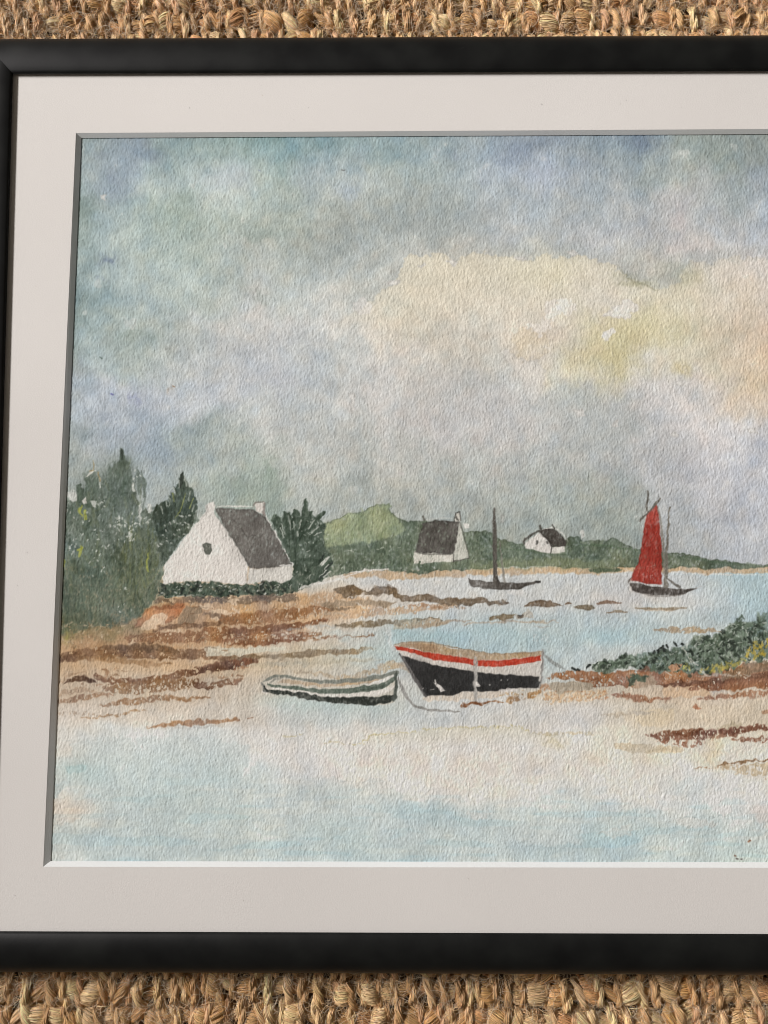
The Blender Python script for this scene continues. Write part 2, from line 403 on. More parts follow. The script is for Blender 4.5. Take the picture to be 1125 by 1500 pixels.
# --- first washes: colour of the wet sheet, area by area
PTS = {
205: "130:140,158,160 180:126,146,160 260:122,146,153 330:125,153,154 400:112,145,154 440:98,136,146 500:114,147,159 560:125,153,163 620:130,154,164 680:150,164,170 740:137,157,173 790:126,145,165 820:140,154,164 880:122,146,164 930:108,136,164 960:138,153,159 1020:136,148,146 1080:140,151,150 1125:140,150,148",
225: "135:150,166,172 180:132,150,168 260:150,170,172 330:158,178,178 400:140,166,168 450:128,155,162 500:146,168,174 560:150,170,172 620:146,165,172 680:160,174,178 730:142,163,182 780:160,175,188 840:150,165,172 900:144,162,170 950:150,166,172 1020:150,162,158 1090:142,154,152",
250: "130:165,180,180 165:142,162,180 210:165,180,185 260:170,185,188 330:178,192,195 400:162,178,175 450:152,170,178 500:178,190,195 560:180,188,185 620:165,178,178 700:166,178,181 750:166,178,186 800:165,180,198 850:156,170,180 900:156,170,178 960:168,178,175 1000:180,183,178 1060:147,161,157 1110:142,156,166",
300: "110:132,152,152 170:150,170,178 220:160,175,172 260:152,168,162 310:178,190,190 350:180,190,188 400:166,178,173 440:165,175,168 500:180,185,180 560:165,172,168 620:156,165,165 680:160,172,175 730:165,175,180 790:170,180,185 850:165,175,180 920:174,181,184 980:185,185,185 1030:182,185,185 1080:162,173,176 1120:164,177,188",
345: "110:140,160,160 150:165,182,185 210:165,180,178 260:165,180,175 310:165,178,172 360:162,173,166 420:165,172,166 470:170,175,170 500:154,163,162 560:156,165,165 620:165,172,172 690:178,180,176 740:180,185,188 800:178,185,188 870:175,180,185 920:175,180,185 980:185,185,185 1050:182,185,188 1120:178,185,192",
390: "100:145,165,168 150:160,178,182 200:170,185,185 260:175,188,185 310:175,185,180 360:178,183,178 420:175,182,178 480:161,171,171 540:171,180,182 570:186,190,188 600:200,196,182 650:204,198,178 700:205,200,185 760:208,205,190 800:211,204,182 850:205,200,190 900:194,191,187 930:180,180,168 1000:192,188,176 1060:204,199,190 1120:200,195,194",
430: "100:132,155,160 150:150,172,178 200:165,180,182 260:165,180,180 320:175,185,182 380:185,188,185 440:178,185,183 500:191,194,192 540:203,199,181 600:209,201,177 660:204,195,173 720:205,198,180 780:211,204,185 840:209,202,185 900:210,206,200 950:204,197,168 1000:208,199,167 1060:207,198,180 1120:205,195,185",
480: "100:136,155,155 150:152,170,172 200:165,178,175 260:175,182,180 320:190,192,190 380:198,197,192 440:190,192,192 500:200,200,195 540:207,200,182 600:205,197,174 660:198,191,174 720:204,198,182 770:207,195,173 830:207,199,180 880:203,194,158 930:199,191,151 980:204,195,162 1030:207,196,167 1080:207,190,162 1120:207,186,154",
530: "90:142,156,156 130:155,172,178 180:170,182,180 240:184,191,191 300:185,190,192 360:185,191,196 420:185,190,195 460:176,185,188 520:194,195,192 580:204,199,188 640:198,194,181 700:192,190,179 760:199,197,189 800:204,199,188 850:200,195,168 890:198,189,149 920:202,195,171 980:207,202,184 1030:202,192,158 1060:208,197,174 1110:213,190,149",
580: "90:150,165,172 130:175,187,199 200:182,190,199 260:185,194,203 320:188,193,198 380:190,195,195 440:181,188,190 500:188,190,188 560:199,197,193 620:195,192,185 680:182,183,182 740:194,194,192 800:188,190,188 850:179,184,184 900:190,190,187 960:203,201,199 1020:206,201,194 1080:210,197,172 1120:210,191,158",
630: "90:146,160,160 130:165,177,187 180:162,176,187 230:154,170,183 290:152,168,170 340:175,182,180 400:190,190,186 460:185,188,185 520:182,184,180 580:191,189,185 640:194,191,189 700:190,190,188 760:190,190,188 820:182,185,184 880:178,182,180 940:190,190,190 1000:199,198,198 1060:203,201,201 1120:200,199,200",
680: "90:150,160,158 130:172,179,176 170:165,172,168 220:154,171,183 270:162,172,171 330:175,182,178 380:164,174,168 440:185,186,180 500:180,183,178 560:185,186,180 620:182,184,178 700:182,184,180 760:180,183,180 820:178,182,180 880:178,181,180 940:180,183,185 1000:185,186,190 1060:190,192,197 1120:186,191,199",
730: "100:170,176,172 230:165,175,175 300:168,177,172 340:154,167,158 400:152,166,159 450:174,179,175 520:166,172,168 600:166,170,165 660:163,168,165 720:166,172,168 780:166,172,168 840:162,170,165 900:162,169,166 1000:178,182,185 1060:185,188,194 1120:185,190,198",
780: "300:166,174,170 600:158,166,162 700:154,163,158 800:156,164,160 900:154,164,160 1000:175,180,182 1060:180,184,189 1120:182,187,194",
815: "900:160,168,164 1000:174,180,182 1120:178,184,191",
850: "480:203,200,190 560:201,204,204 620:201,205,204 680:200,205,205 740:198,203,203 800:196,202,203 860:196,201,201 900:196,199,199 1000:195,202,205 1050:182,201,208 1100:167,196,208",
880: "150:190,165,135 250:195,172,142 350:200,178,150 430:200,180,155 500:205,188,165 560:204,196,184 640:202,203,200 700:200,205,205 800:200,204,203 900:202,202,200 1000:203,204,202 1060:190,203,208 1100:172,199,210 1125:163,196,210",
910: "120:150,135,105 200:195,165,130 300:200,172,140 400:200,175,145 480:200,180,155 560:196,196,190 600:191,200,200 660:190,203,207 740:187,201,205 800:182,201,207 860:185,203,210 920:181,203,213 980:190,204,207 1050:181,200,208 1110:163,191,205",
932: "300:200,175,145 400:205,188,165 470:204,196,182 530:196,200,196 590:168,196,205 640:164,196,208 700:168,197,209 760:172,200,209 820:180,203,210 880:168,201,212 940:180,205,212 1000:190,205,208 1060:190,200,200",
965: "110:196,168,135 200:190,160,125 300:196,170,140 350:198,178,150 400:202,188,165 450:201,192,170 520:195,196,182 560:182,198,200 600:190,200,200 820:186,205,210 860:190,204,207 920:195,203,202 960:191,203,205",
988: "100:203,175,142 200:202,178,148 300:198,172,140 350:200,180,152 420:206,193,170 500:201,196,182 560:192,200,199 600:196,200,196 820:190,204,207 880:195,198,192",
1012: "100:206,182,152 200:207,187,158 300:207,188,163 360:208,193,172 600:196,200,194 830:208,195,172 900:200,185,160 980:206,185,158 1060:210,190,165 1120:210,188,160",
1045: "95:212,198,180 200:212,199,180 300:212,199,180 360:211,199,182 430:198,203,199 480:188,202,203 520:186,202,203 580:190,200,198 620:195,203,204 700:200,205,204 760:206,204,197 850:208,206,202 920:206,198,182 960:213,198,168 1010:211,194,170 1080:212,196,170 1120:210,194,168",
1080: "95:206,203,193 150:200,205,200 200:200,207,204 300:200,207,204 380:207,203,196 450:205,203,196 530:205,200,189 600:208,203,193 700:208,201,191 760:206,203,197 820:211,207,202 900:208,201,182 960:214,202,177 1020:214,201,175 1100:213,199,172",
1100: "90:207,197,182 150:189,200,198 250:186,200,201 330:188,200,201 400:204,200,195 500:207,200,193 600:209,202,192 700:209,203,195 800:208,203,193 900:211,203,186 970:214,205,188 1050:210,204,192 1120:211,204,192",
1130: "88:192,196,191 110:168,195,199 200:185,199,201 300:184,198,200 360:190,201,202 440:200,200,198 520:209,200,193 600:211,203,195 700:210,203,195 800:208,203,196 900:209,204,197 1000:208,205,200 1100:206,201,192",
1160: "85:199,191,180 130:185,197,197 250:181,196,197 350:185,197,198 440:190,199,199 520:190,198,196 580:204,200,193 650:207,202,195 750:205,203,197 850:200,203,200 950:205,203,198 1000:200,204,204 1060:205,204,202 1120:208,203,198",
1190: "85:204,195,183 110:204,193,180 150:186,197,197 300:183,196,196 450:188,198,198 550:190,198,197 620:172,193,200 650:181,197,201 720:190,200,200 800:190,202,202 850:186,200,202 900:194,202,202 1000:199,204,203 1060:191,203,204 1120:205,201,197",
1220: "85:190,198,195 200:181,195,197 350:185,197,197 500:179,195,197 600:183,196,199 700:186,200,202 780:194,202,201 850:181,198,202 900:179,197,200 980:190,201,200 1040:190,202,202 1110:195,200,196",
1250: "85:194,199,195 150:181,195,197 300:179,193,195 450:176,192,195 520:174,193,197 600:181,196,198 700:188,199,199 790:176,195,202 900:178,197,202 1000:185,199,199 1100:186,200,197",
}
ctl = []
for v, s in PTS.items():
    for t in s.split():
        u, c = t.split(':'); c = [float(x) for x in c.split(',')]
        if v >= 1060: c = [x + 9 for x in c]
        ctl.append((float(u), float(v), *c))
        if float(u) > 880: ctl.append((2252 - float(u) + (float(u) * 7 % 23), float(v) + (float(u) * 3 % 17) - 8, *c))
ctl = np.array(ctl)
st = 6
gu, gv = np.meshgrid(np.arange(0, PW + st, st) + U0, np.arange(0, PH + st, st) + V0)
num = np.zeros((*gu.shape, 3)); den = np.zeros(gu.shape) + 1e-9
for u, v, a, b_, c_ in ctl:
    sky = v < 828
    su, sv = (27, 21) if sky else (27, 11)
    g = np.exp(-.5 * (((gu - u) / su) ** 2 + ((gv - v) / sv) ** 2)) + 1e-3 * np.exp(-.5 * (((gu - u) / 75) ** 2 + ((gv - v) / 40) ** 2))
    g = g * np.where(gv < 830, 1.0 if sky else 1e-4, 1e-4 if sky else 1.0)
    num += g[..., None] * np.array([a, b_, c_]); den += g
grid = num / den[..., None]
def sample(A, x, y):
    """bilinear lookup of A at float index x (col), y (row)"""
    x = np.clip(x, 0, A.shape[1] - 1.001); y = np.clip(y, 0, A.shape[0] - 1.001)
    i, j = x.astype(np.int32), y.astype(np.int32); fx_, fy_ = (x - i), (y - j)
    if A.ndim == 3: fx_, fy_ = fx_[..., None], fy_[..., None]
    return (A[j, i] * (1 - fx_) + A[j, i + 1] * fx_) * (1 - fy_) + (A[j + 1, i] * (1 - fx_) + A[j + 1, i + 1] * fx_) * fy_
skyw = np.where(VV < 820, 1.0, .35)
wu = UU + skyw * (7 * N9 + 9 * N25 + 2.0 * N3); wv = VV + np.where(VV < 820, 1, .25) * (6 * N9b + 8 * N25b + 2.0 * N3b)
wv = np.where((VV < 830), np.minimum(wv, 826), np.maximum(wv, 834))
img = sample(grid.astype(np.float32), (wu - U0) / st, (wv - V0) / st).astype(np.float32)
img += (2.8 * N9 + 2.4 * NL + 1.6 * N3 + 2.2 * N25)[..., None] * np.array([1.0, .95, .85], np.float32)
img += (1.6 * noise(5, 5, 31))[..., None] * np.array([1.1, .1, -1.0], np.float32)
blue = np.clip(img[..., 2] - img[..., 0], 0, 60)                # greyed blues
img += np.stack([.09 * blue, -.07 * blue, -.20 * blue], -1)
img -= (VV > 842)[..., None] * np.array([2, 4, 5], np.float32)
shore = np.clip((VV - 975) / 20, 0, 1) * np.clip((1125 - VV) / 30, 0, 1) * .32 + np.clip((VV - 845) / 8, 0, 1) * np.clip((985 - VV) / 20, 0, 1) * .08
yel = np.clip(img[..., 0] - img[..., 2], 0, 80) * (VV < 700)   # the warm cloud is a thin cream
img += np.stack([-.02 * yel, .02 * yel, .26 * yel], -1)
def pigment_edges(f, levels, depth, mask):
    global img
    for c_ in levels:
        side = f - c_
        e_ = np.where(side > 0, np.exp(-side / .05), np.exp(-(side / .012) ** 2)) * mask
        img = img - (e_ * depth)[..., None] * np.array([1.0, .85, .65], np.float32)
fa = .75 * N25 + .45 * N9 + .14 * N3; fb = .7 * N25b + .5 * N9b + .16 * N3b
skym = (VV < 800).astype(np.float32)
pigment_edges(fa, (-.6, .5, 1.3), 7.0, skym * sm(N25b, -.2, .9)); pigment_edges(fb, (-.3, .9), 6.0, skym * sm(-N25, .0, 1.0))
pigment_edges(.5 * noise(60, 9, 51) + .5 * noise(20, 4, 52) + .15 * N3, (.2, 1.0), 5.5, (VV > 1130).astype(np.float32) * sm(N25, -.3, .7))
gap = sm(.62 * N9b + .5 * NL + .42 * N3, 2.1, 2.7) * skym * .30
img += (np.array([214, 211, 205], np.float32) - img) * gap[..., None]
img += (2.2 * noise(3.2, 3.6, 53) * skym)[..., None]
hz = noise(34, 3.2, 54) + .4 * noise(9, 2.2, 55)
wm = np.clip((VV - 1125) / 30, 0, 1)
img += (np.clip((VV - 1040) / 60, 0, 1))[..., None] * np.array([2, 3, 3], np.float32)
img += (sm(hz, .5, 1.4) * wm)[..., None] * np.array([-9, -2, 1], np.float32) + (sm(-hz, .9, 1.7) * wm)[..., None] * np.array([8, 5, 2], np.float32)
lum = img @ np.array([.3, .59, .11], np.float32)
img = lum[..., None] + (img - lum[..., None]) * (.95 - shore)[..., None]            # thin washes: the paper greys them
lab = np.zeros((PH, PW), np.int16)
MOTIF = {}
LAB = [None]
def motif(name=None, label=None):
    if name is None: LAB[0] = None
    else:
        i = len(MOTIF) + 1; MOTIF[i] = (name, label); LAB[0] = i

def box(pts, pad):
    p = np.asarray(pts, float)
    x0 = int(max(0, math.floor(p[:, 0].min() - pad) - U0)); x1 = int(min(PW, math.ceil(p[:, 0].max() + pad) - U0 + 1))
    y0 = int(max(0, math.floor(p[:, 1].min() - pad) - V0)); y1 = int(min(PH, math.ceil(p[:, 1].max() + pad) - V0 + 1))
    return (slice(y0, y1), slice(x0, x1)) if x1 > x0 and y1 > y0 else None

def seg_dist(X, Y, a, b):
    dx, dy = b[0] - a[0], b[1] - a[1]; L = dx * dx + dy * dy + 1e-9
    t = np.clip(((X - a[0]) * dx + (Y - a[1]) * dy) / L, 0, 1)
    return np.hypot(X - a[0] - t * dx, Y - a[1] - t * dy), t

def put(b, m, col, var, gran, dry, hue=0):
    if dry is not None:
        m = m * sm(tooth[b] * .75 + coarse[b] * .5 + .35 * NF[b] + .25 * NL[b], dry - .22, dry + .30)
    if gran: m = m * np.clip(1 - gran * np.maximum(0, .55 * tooth[b] + .5 * NF[b]), 0, 1)
    col = np.array(col, float)
    if col[0] - col[1] < 80:
        d_ = max(0, col[2] - col[0]); col = col + np.array([.13, -.09, -.28]) * d_
        col = col.mean() + (col - col.mean()) * .90
    else: col = col * np.array([.94, .95, .95])
    c = np.empty((*m.shape, 3), np.float32); c[:] = col
    if var: c += (var * (.6 * NL[b] + .6 * N3[b] + .4 * N9b[b]))[..., None]
    if hue: c += (hue * N9[b])[..., None] * np.array([1, .25, -.9], np.float32)
    img[b] += (c - img[b]) * np.clip(m, 0, 1)[..., None]
    if LAB[0]: lab[b][m > .45] = LAB[0]

def poly(pts, col, a=1., wob=.9, soft=.8, rim=0., gran=.22, dry=None, var=4, hue=0, fade=None):
    pts = [(float(x), float(y)) for x, y in pts]
    b = box(pts, 8 + soft * 2 + wob * 3)
    if b is None: return
    X = UU[b] + wob * (.7 * N3[b] + .6 * N9[b] + .35 * NF[b]); Y = VV[b] + wob * (.7 * N3b[b] + .6 * N9b[b])
    inside = np.zeros(X.shape, bool); d = np.full(X.shape, 1e9, np.float32)
    n = len(pts)
    for i in range(n):
        p, q = pts[i], pts[(i + 1) % n]
        d = np.minimum(d, seg_dist(X, Y, p, q)[0])
        if p[1] != q[1]:
            c = ((p[1] > Y) != (q[1] > Y)) & (X < (q[0] - p[0]) * (Y - p[1]) / (q[1] - p[1]) + p[0])
            inside ^= c
    sd = np.where(inside, d, -d)
    m = a * sm(sd, -soft, soft)
    if fade is not None: m = m * np.clip(fade(UU[b], VV[b]), 0, 1)
    put(b, m, col, var, gran, dry, hue)
    if rim:
        mr = rim * np.exp(-((sd - 1.0) / 1.3) ** 2)
        img[b] *= (1 - .30 * mr)[..., None]

def smooth_line(pts, k=6):
    p = np.asarray(pts, float)
    if len(p) < 3: return p
    q = np.vstack([2 * p[0] - p[1], p, 2 * p[-1] - p[-2]]); out = []
    for i in range(1, len(q) - 2):
        for t in np.linspace(0, 1, k, endpoint=False):
            a, b_, c, d = q[i - 1], q[i], q[i + 1], q[i + 2]
            out.append(.5 * (2 * b_ + (c - a) * t + (2 * a - 5 * b_ + 4 * c - d) * t * t + (3 * b_ - a - 3 * c + d) * t ** 3))
    out.append(p[-1]); return np.array(out)

def stroke(pts, w_, col, a=1., wob=.6, soft=.7, gran=.2, dry=None, var=4, taper=True, hue=0, curve=True):
    p0 = np.asarray(pts, float)
    if np.ndim(w_) == 0:
        ws = np.full(len(p0), float(w_))
        if taper and len(p0) > 2: ws[0] *= .45; ws[-1] *= .35
    else: ws = np.asarray(w_, float)
    t0 = np.linspace(0, 1, len(p0))
    p = smooth_line(p0) if curve else p0
    wv_ = np.interp(np.linspace(0, 1, len(p)), t0, ws) / 2
    b = box(p, wv_.max() + 6 + soft)
    if b is None: return
    X = UU[b] + wob * (.8 * N3[b] + .4 * NF[b]); Y = VV[b] + wob * (.8 * N3b[b])
    sd = np.full(X.shape, -1e9, np.float32)
    for i in range(len(p) - 1):
        d, t = seg_dist(X, Y, p[i], p[i + 1])
        sd = np.maximum(sd, wv_[i] + (wv_[i + 1] - wv_[i]) * t - d)
    put(b, a * sm(sd, -soft, soft), col, var, gran, dry, hue)

def blob(u, v, ru, rv, col, a=.6, wob=4):
    """soft wet-in-wet touch"""
    b = box([(u - 2.4 * ru, v - 2.4 * rv), (u + 2.4 * ru, v + 2.4 * rv)], 2)
    if b is None: return
    X = UU[b] + wob * (N9[b] + .5 * N3[b]); Y = VV[b] + wob * (N9b[b] + .5 * N3b[b])
    put(b, a * np.exp(-.5 * (((X - u) / ru) ** 2 + ((Y - v) / rv) ** 2)), col, 2, .25, None)

prng = np.random.default_rng(77)
def in_poly(x, y, pts):
    c = False
    for i in range(len(pts)):
        p, q = pts[i], pts[i - 1]
        if (p[1] > y) != (q[1] > y) and x < (q[0] - p[0]) * (y - p[1]) / (q[1] - p[1]) + p[0]: c = not c
    return c
def dabs(pts, n, pal, size, ang=-1.57, spread=.5, ln=1.8, a=.8, vb=None):
    xs = [p[0] for p in pts]; ys = [p[1] for p in pts]; k = 0; tries = 0
    while k < n and tries < n * 20:
        tries += 1
        x, y = prng.uniform(min(xs), max(xs)), prng.uniform(min(ys), max(ys))
        if not in_poly(x, y, pts): continue
        k += 1
        t = ang + prng.normal(0, spread); s = size * prng.uniform(.6, 1.4); L = s * ln * prng.uniform(.6, 1.3) / 2
        c = np.array(pal[prng.integers(len(pal))], float) + prng.normal(0, 5)
        stroke([(x - L * math.cos(t), y - L * math.sin(t)), (x + L * math.cos(t), y + L * math.sin(t))], (s, s * .6), c, a=a, wob=.5, soft=.6, gran=.25, taper=False, curve=False)
WHITE = (216, 210, 203)

# --- sky: wet touches, tide lines, the warm cloud
for t in ((150, 228, 9, 5, (108, 128, 150), .35), (166, 262, 8, 11, (126, 150, 182), .35), (172, 285, 9, 12, (138, 160, 188), .25), (118, 290, 14, 14, (124, 146, 146), .45),
          (330, 262, 24, 13, (172, 186, 200), .4), (392, 340, 26, 6, (135, 150, 146), .55), (375, 348, 14, 5, (130, 146, 142), .4), (255, 308, 22, 26, (146, 162, 152), .35), (280, 322, 12, 12, (150, 164, 155), .3),
          (512, 278, 12, 10, (158, 182, 204), .55), (458, 270, 15, 22, (146, 166, 182), .4), (495, 368, 12, 9, (140, 150, 150), .5), (548, 388, 12, 6, (140, 150, 150), .4), (640, 310, 22, 24, (150, 160, 158), .4),
          (645, 342, 30, 14, (150, 161, 164), .4), (710, 316, 22, 13, (152, 164, 172), .4), (755, 225, 14, 13, (120, 145, 175), .6), (735, 238, 12, 8, (130, 155, 182), .5), (712, 258, 9, 7, (148, 168, 190), .4),
          (800, 262, 22, 14, (160, 178, 202), .5), (660, 233, 9, 6, (140, 160, 182), .45), (805, 204, 16, 8, (118, 138, 158), .5), (940, 208, 15, 10, (100, 128, 160), .6), (900, 206, 18, 8, (122, 146, 168), .4),
          (890, 275, 16, 12, (148, 165, 178), .35), (1085, 285, 20, 15, (138, 156, 168), .4), (1118, 268, 12, 9, (136, 154, 170), .5), (1048, 295, 20, 12, (158, 170, 170), .3), (1000, 328, 8, 20, (200, 188, 185), .5),
          (1018, 362, 22, 6, (200, 188, 183), .45), (1090, 232, 20, 18, (140, 150, 148), .3), (940, 262, 12, 9, (160, 172, 168), .35),
          (195, 494, 22, 3.5, (135, 152, 148), .6), (160, 500, 16, 4, (150, 165, 166), .4), (120, 526, 9, 9, (140, 160, 178), .35), (252, 505, 4, 4, (140, 146, 142), .7), (200, 586, 5, 5, (140, 160, 196), .65), (253, 568, 4, 5, (180, 165, 150), .6),
          (155, 376, 5, 4, (92, 120, 155), .75), (152, 378, 9, 5, (120, 145, 170), .5), (148, 412, 4, 2.5, (120, 142, 165), .6), (380, 436, 18, 5, (150, 160, 154), .4), (412, 560, 30, 16, (176, 182, 196), .35), (455, 555, 16, 22, (166, 176, 186), .35),
          (160, 620, 24, 10, (150, 166, 186), .4), (235, 655, 17, 18, (134, 160, 182), .5), (288, 628, 22, 10, (140, 156, 158), .4), (280, 655, 16, 10, (150, 162, 160), .4), (440, 590, 20, 26, (174, 180, 180), .3), (675, 548, 24, 11, (168, 170, 170), .45),
          (655, 600, 22, 22, (178, 180, 178), .35), (610, 650, 22, 14, (172, 176, 172), .35), (600, 660, 10, 6, (160, 166, 164), .3), (860, 580, 26, 14, (168, 175, 176), .4), (900, 625, 34, 14, (172, 178, 178), .4), (985, 655, 22, 12, (175, 180, 182), .35),
          (398, 692, 7, 10, (128, 146, 130), .6), (400, 715, 16, 12, (144, 158, 148), .4), (345, 715, 14, 14, (146, 160, 148), .4), (720, 600, 40, 30, (196, 192, 190), .3)):
    blob(t[0], t[1], t[2], t[3], t[4], t[5])
cloud = [(500, 470), (522, 452), (548, 436), (572, 418), (585, 402), (592, 384), (600, 372), (618, 377), (634, 371), (652, 374), (668, 385), (690, 372), (712, 372), (738, 380), (752, 375), (776, 377), (800, 374), (828, 376),
         (846, 372), (862, 380), (884, 384), (902, 388), (914, 402), (926, 411), (944, 417), (962, 423), (985, 416), (1003, 402), (1012, 384), (1040, 384), (1062, 378), (1088, 380), (1110, 376), (1150, 382), (1230, 400), (1300, 395), (1380, 430), (1380, 560), (500, 560)]
ct = [q_ for q_ in cloud if q_[1] < 455 and 505 < q_[0] < 1200]
stroke([(x, y - 7) for x, y in ct], 20, (160, 169, 171), a=.42, soft=7, wob=3, taper=False)
poly(cloud, (210, 202, 181), a=.72, wob=2.4, soft=1.0, gran=.1, rim=.12, var=3, fade=lambda u, v: np.minimum(1 - (v - 400) / 85, 1 - .55 * np.clip((u - 955) / 60, 0, 1)))
for t in ((930, 415, 22, 4, (150, 148, 116), .55), (915, 402, 10, 5, (156, 156, 134), .5), (1010, 410, 16, 10, (172, 168, 138), .5), (990, 392, 14, 8, (160, 168, 158), .45), (905, 530, 20, 24, (190, 180, 128), .45), (900, 495, 30, 20, (198, 187, 142), .45),
          (850, 518, 26, 14, (202, 188, 146), .4), (1000, 540, 10, 10, (188, 172, 122), .5), (1105, 562, 22, 12, (212, 190, 150), .3), (960, 480, 30, 20, (202, 194, 148), .35), (772, 502, 16, 12, (210, 192, 158), .3), (770, 392, 24, 16, (212, 206, 180), .4), (820, 400, 18, 22, (212, 204, 172), .4)):
    blob(*t)
stroke([(904, 387), (916, 402), (930, 412), (946, 417), (962, 426)], (1, 3, 4, 3, 1), (132, 130, 104), a=.6, soft=1.4, dry=-.3)
poly([(880, 462), (899, 446), (921, 438), (938, 450), (924, 459), (918, 471), (905, 466)], (217, 212, 205), wob=2.4, rim=.25, gran=.15, a=.9, dry=-2.7)
poly([(884, 484), (898, 479), (900, 488), (892, 496), (885, 492)], (218, 213, 205), wob=2, gran=.05)
poly([(794, 452), (806, 440), (830, 442), (842, 448), (834, 460), (820, 468), (806, 470), (806, 482), (790, 487), (768, 482), (778, 472), (798, 464)], (217, 211, 203), a=.8, wob=3.0, soft=1.6, gran=.2, dry=-2.3)
poly([(752, 484), (780, 480), (800, 490), (805, 512), (780, 530), (764, 522)], (210, 193, 162), a=.3, wob=3.5, soft=1.8, rim=.15)
poly([(730, 514), (745, 510), (762, 522), (785, 535), (800, 540), (798, 572), (780, 595), (768, 575), (758, 545), (742, 530)], (206, 203, 198), a=.5, wob=2, soft=1.2, rim=.22)
poly([(512, 443), (528, 438), (546, 448), (544, 462), (528, 460), (516, 454)], (214, 210, 205), a=.6, wob=2.5, soft=1.4)
for q in ([(567, 414), (576, 408), (586, 410), (583, 418), (570, 418)], [(612, 388), (622, 384), (626, 389), (616, 392)], [(752, 377), (764, 374), (775, 377), (762, 380)], [(982, 564), (996, 554), (1004, 566), (992, 564)], [(898, 614), (906, 612), (908, 620), (901, 622)],
          [(509, 580), (516, 574), (519, 588), (516, 604), (510, 600), (513, 590)], [(830, 368), (842, 365), (846, 372), (836, 375)], [(655, 382), (662, 378), (670, 386), (662, 390)], [(842, 600), (856, 598), (858, 608), (848, 612)], [(1095, 628), (1108, 626), (1110, 633), (1098, 634)],
          [(145, 283), (156, 284), (154, 294), (148, 291)], [(980, 634), (990, 630), (992, 638), (984, 640)], [(586, 690), (592, 688), (593, 695), (588, 696)]):
    poly(q, (218, 215, 210), a=.8, wob=1.6, rim=.4, gran=.05)
for (u, v, c) in ((164, 577, (70, 90, 165)), (148, 524, (70, 90, 85)), (254, 566, (150, 120, 95)), (380, 250, (120, 140, 170)), (502, 248, (90, 90, 90))):
    stroke([(u - 1.6, v - .8), (u + 1.6, v + .8)], 2.2, c, taper=False, a=.8)

# --- far shore
poly([(500, 841), (560, 836), (600, 834), (700, 834), (860, 830), (940, 832), (1010, 831), (1125, 829), (1500, 832), (1500, 843), (1125, 840), (985, 839), (860, 840), (767, 842), (680, 845), (580, 848), (505, 846)], (190, 162, 128), a=.9, wob=1.2, soft=1.6, hue=3, var=6)
motif('painted_hillside', 'light and dark green wooded hill painted along the far shore')
hill = [(473, 790), (476, 767), (485, 763), (495, 760), (504, 754), (513, 751), (524, 750), (532, 748), (538, 744), (545, 742), (553, 738.5), (562, 739), (569, 736.5), (571, 741), (573, 746), (580, 756), (596, 765), (608, 763), (622, 763),
        (640, 764), (672, 772), (681, 779), (700, 778), (712, 779), (721, 782), (729, 789), (745, 792), (764, 796), (772, 800), (800, 800), (826, 796), (832, 788), (847, 787), (852, 794), (878, 792), (897, 788), (913, 794), (932, 805), (960, 809), (980, 810), (1001, 810),
        (1025, 817), (1060, 821), (1092, 824), (1124, 826.5), (1200, 822), (1300, 812), (1500, 800), (1500, 836), (1124, 832), (1060, 832), (985, 833), (905, 832), (860, 833), (767, 830), (740, 832), (681, 835), (640, 838), (620, 840), (593, 837), (569, 835), (537, 835), (505, 840), (489, 845), (474, 842)]
poly(hill, (98, 110, 92), wob=1.3, rim=.35, var=9, gran=.3, hue=2)
poly([(474, 790), (476, 768), (495, 761), (513, 752), (532, 749), (553, 740), (569, 738), (574, 750), (585, 762), (592, 776), (580, 788), (556, 790), (530, 796), (500, 800), (476, 800)], (152, 162, 128), a=.9, wob=1.8, soft=3, var=8, hue=3)
poly([(520, 775), (545, 762), (560, 752), (575, 765), (560, 780), (535, 788)], (158, 166, 134), a=.5, wob=3, soft=5)
dabs([(478, 795), (520, 800), (590, 788), (600, 770), (608, 835), (540, 836), (482, 842)], 150, [(74, 88, 72), (92, 106, 86), (84, 98, 80), (116, 128, 108)], 3.6, spread=1.2, ln=1.6, a=.5)
dabs([(478, 772), (550, 742), (585, 765), (560, 788), (480, 796)], 70, [(136, 148, 110), (160, 168, 134), (126, 140, 106), (174, 180, 148)], 4, spread=.6, ln=2.2, a=.45)
dabs([(682, 785), (760, 800), (840, 792), (900, 794), (990, 816), (1120, 828), (860, 832), (690, 832)], 170, [(92, 106, 88), (82, 97, 80), (118, 130, 108), (134, 144, 122)], 3.4, ang=.1, spread=.8, ln=2, a=.5)
dabs([(1130, 826), (1300, 814), (1500, 802), (1500, 832), (1130, 830)], 90, [(92, 110, 86), (80, 100, 78), (118, 132, 104)], 5, ang=.1, spread=.8, ln=2, a=.5)
poly([(690, 826), (760, 820), (860, 818), (905, 824), (900, 834), (767, 834), (690, 836)], (140, 146, 108), a=.45, wob=2, soft=4)
stroke([(843, 800), (876, 798), (910, 803), (940, 806)], 2.5, (84, 104, 80), a=.6); stroke([(1000, 815), (1040, 822), (1090, 826)], 2.2, (78, 98, 78), a=.7); stroke([(735, 806), (764, 805), (800, 812)], 2, (88, 106, 82), a=.6)
poly([(862, 834), (880, 832), (905, 833), (914, 835), (905, 838), (880, 838.5), (864, 838)], (76, 92, 72), a=.9)
dabs([(480, 800), (600, 780), (600, 834), (490, 840)], 26, [(186, 190, 176)], 1.5, spread=1.5, a=.7)
motif()
stroke([(500, 846), (537, 836), (569, 834)], (1.5, 2.5, 2), WHITE, a=.9, wob=.5)
stroke([(960, 838), (1040, 841), (1124, 842)], 2.2, (214, 210, 203), a=.8, dry=-.6)
stroke([(580, 851), (680, 848), (790, 844)], 3, (206, 207, 206), a=.7)

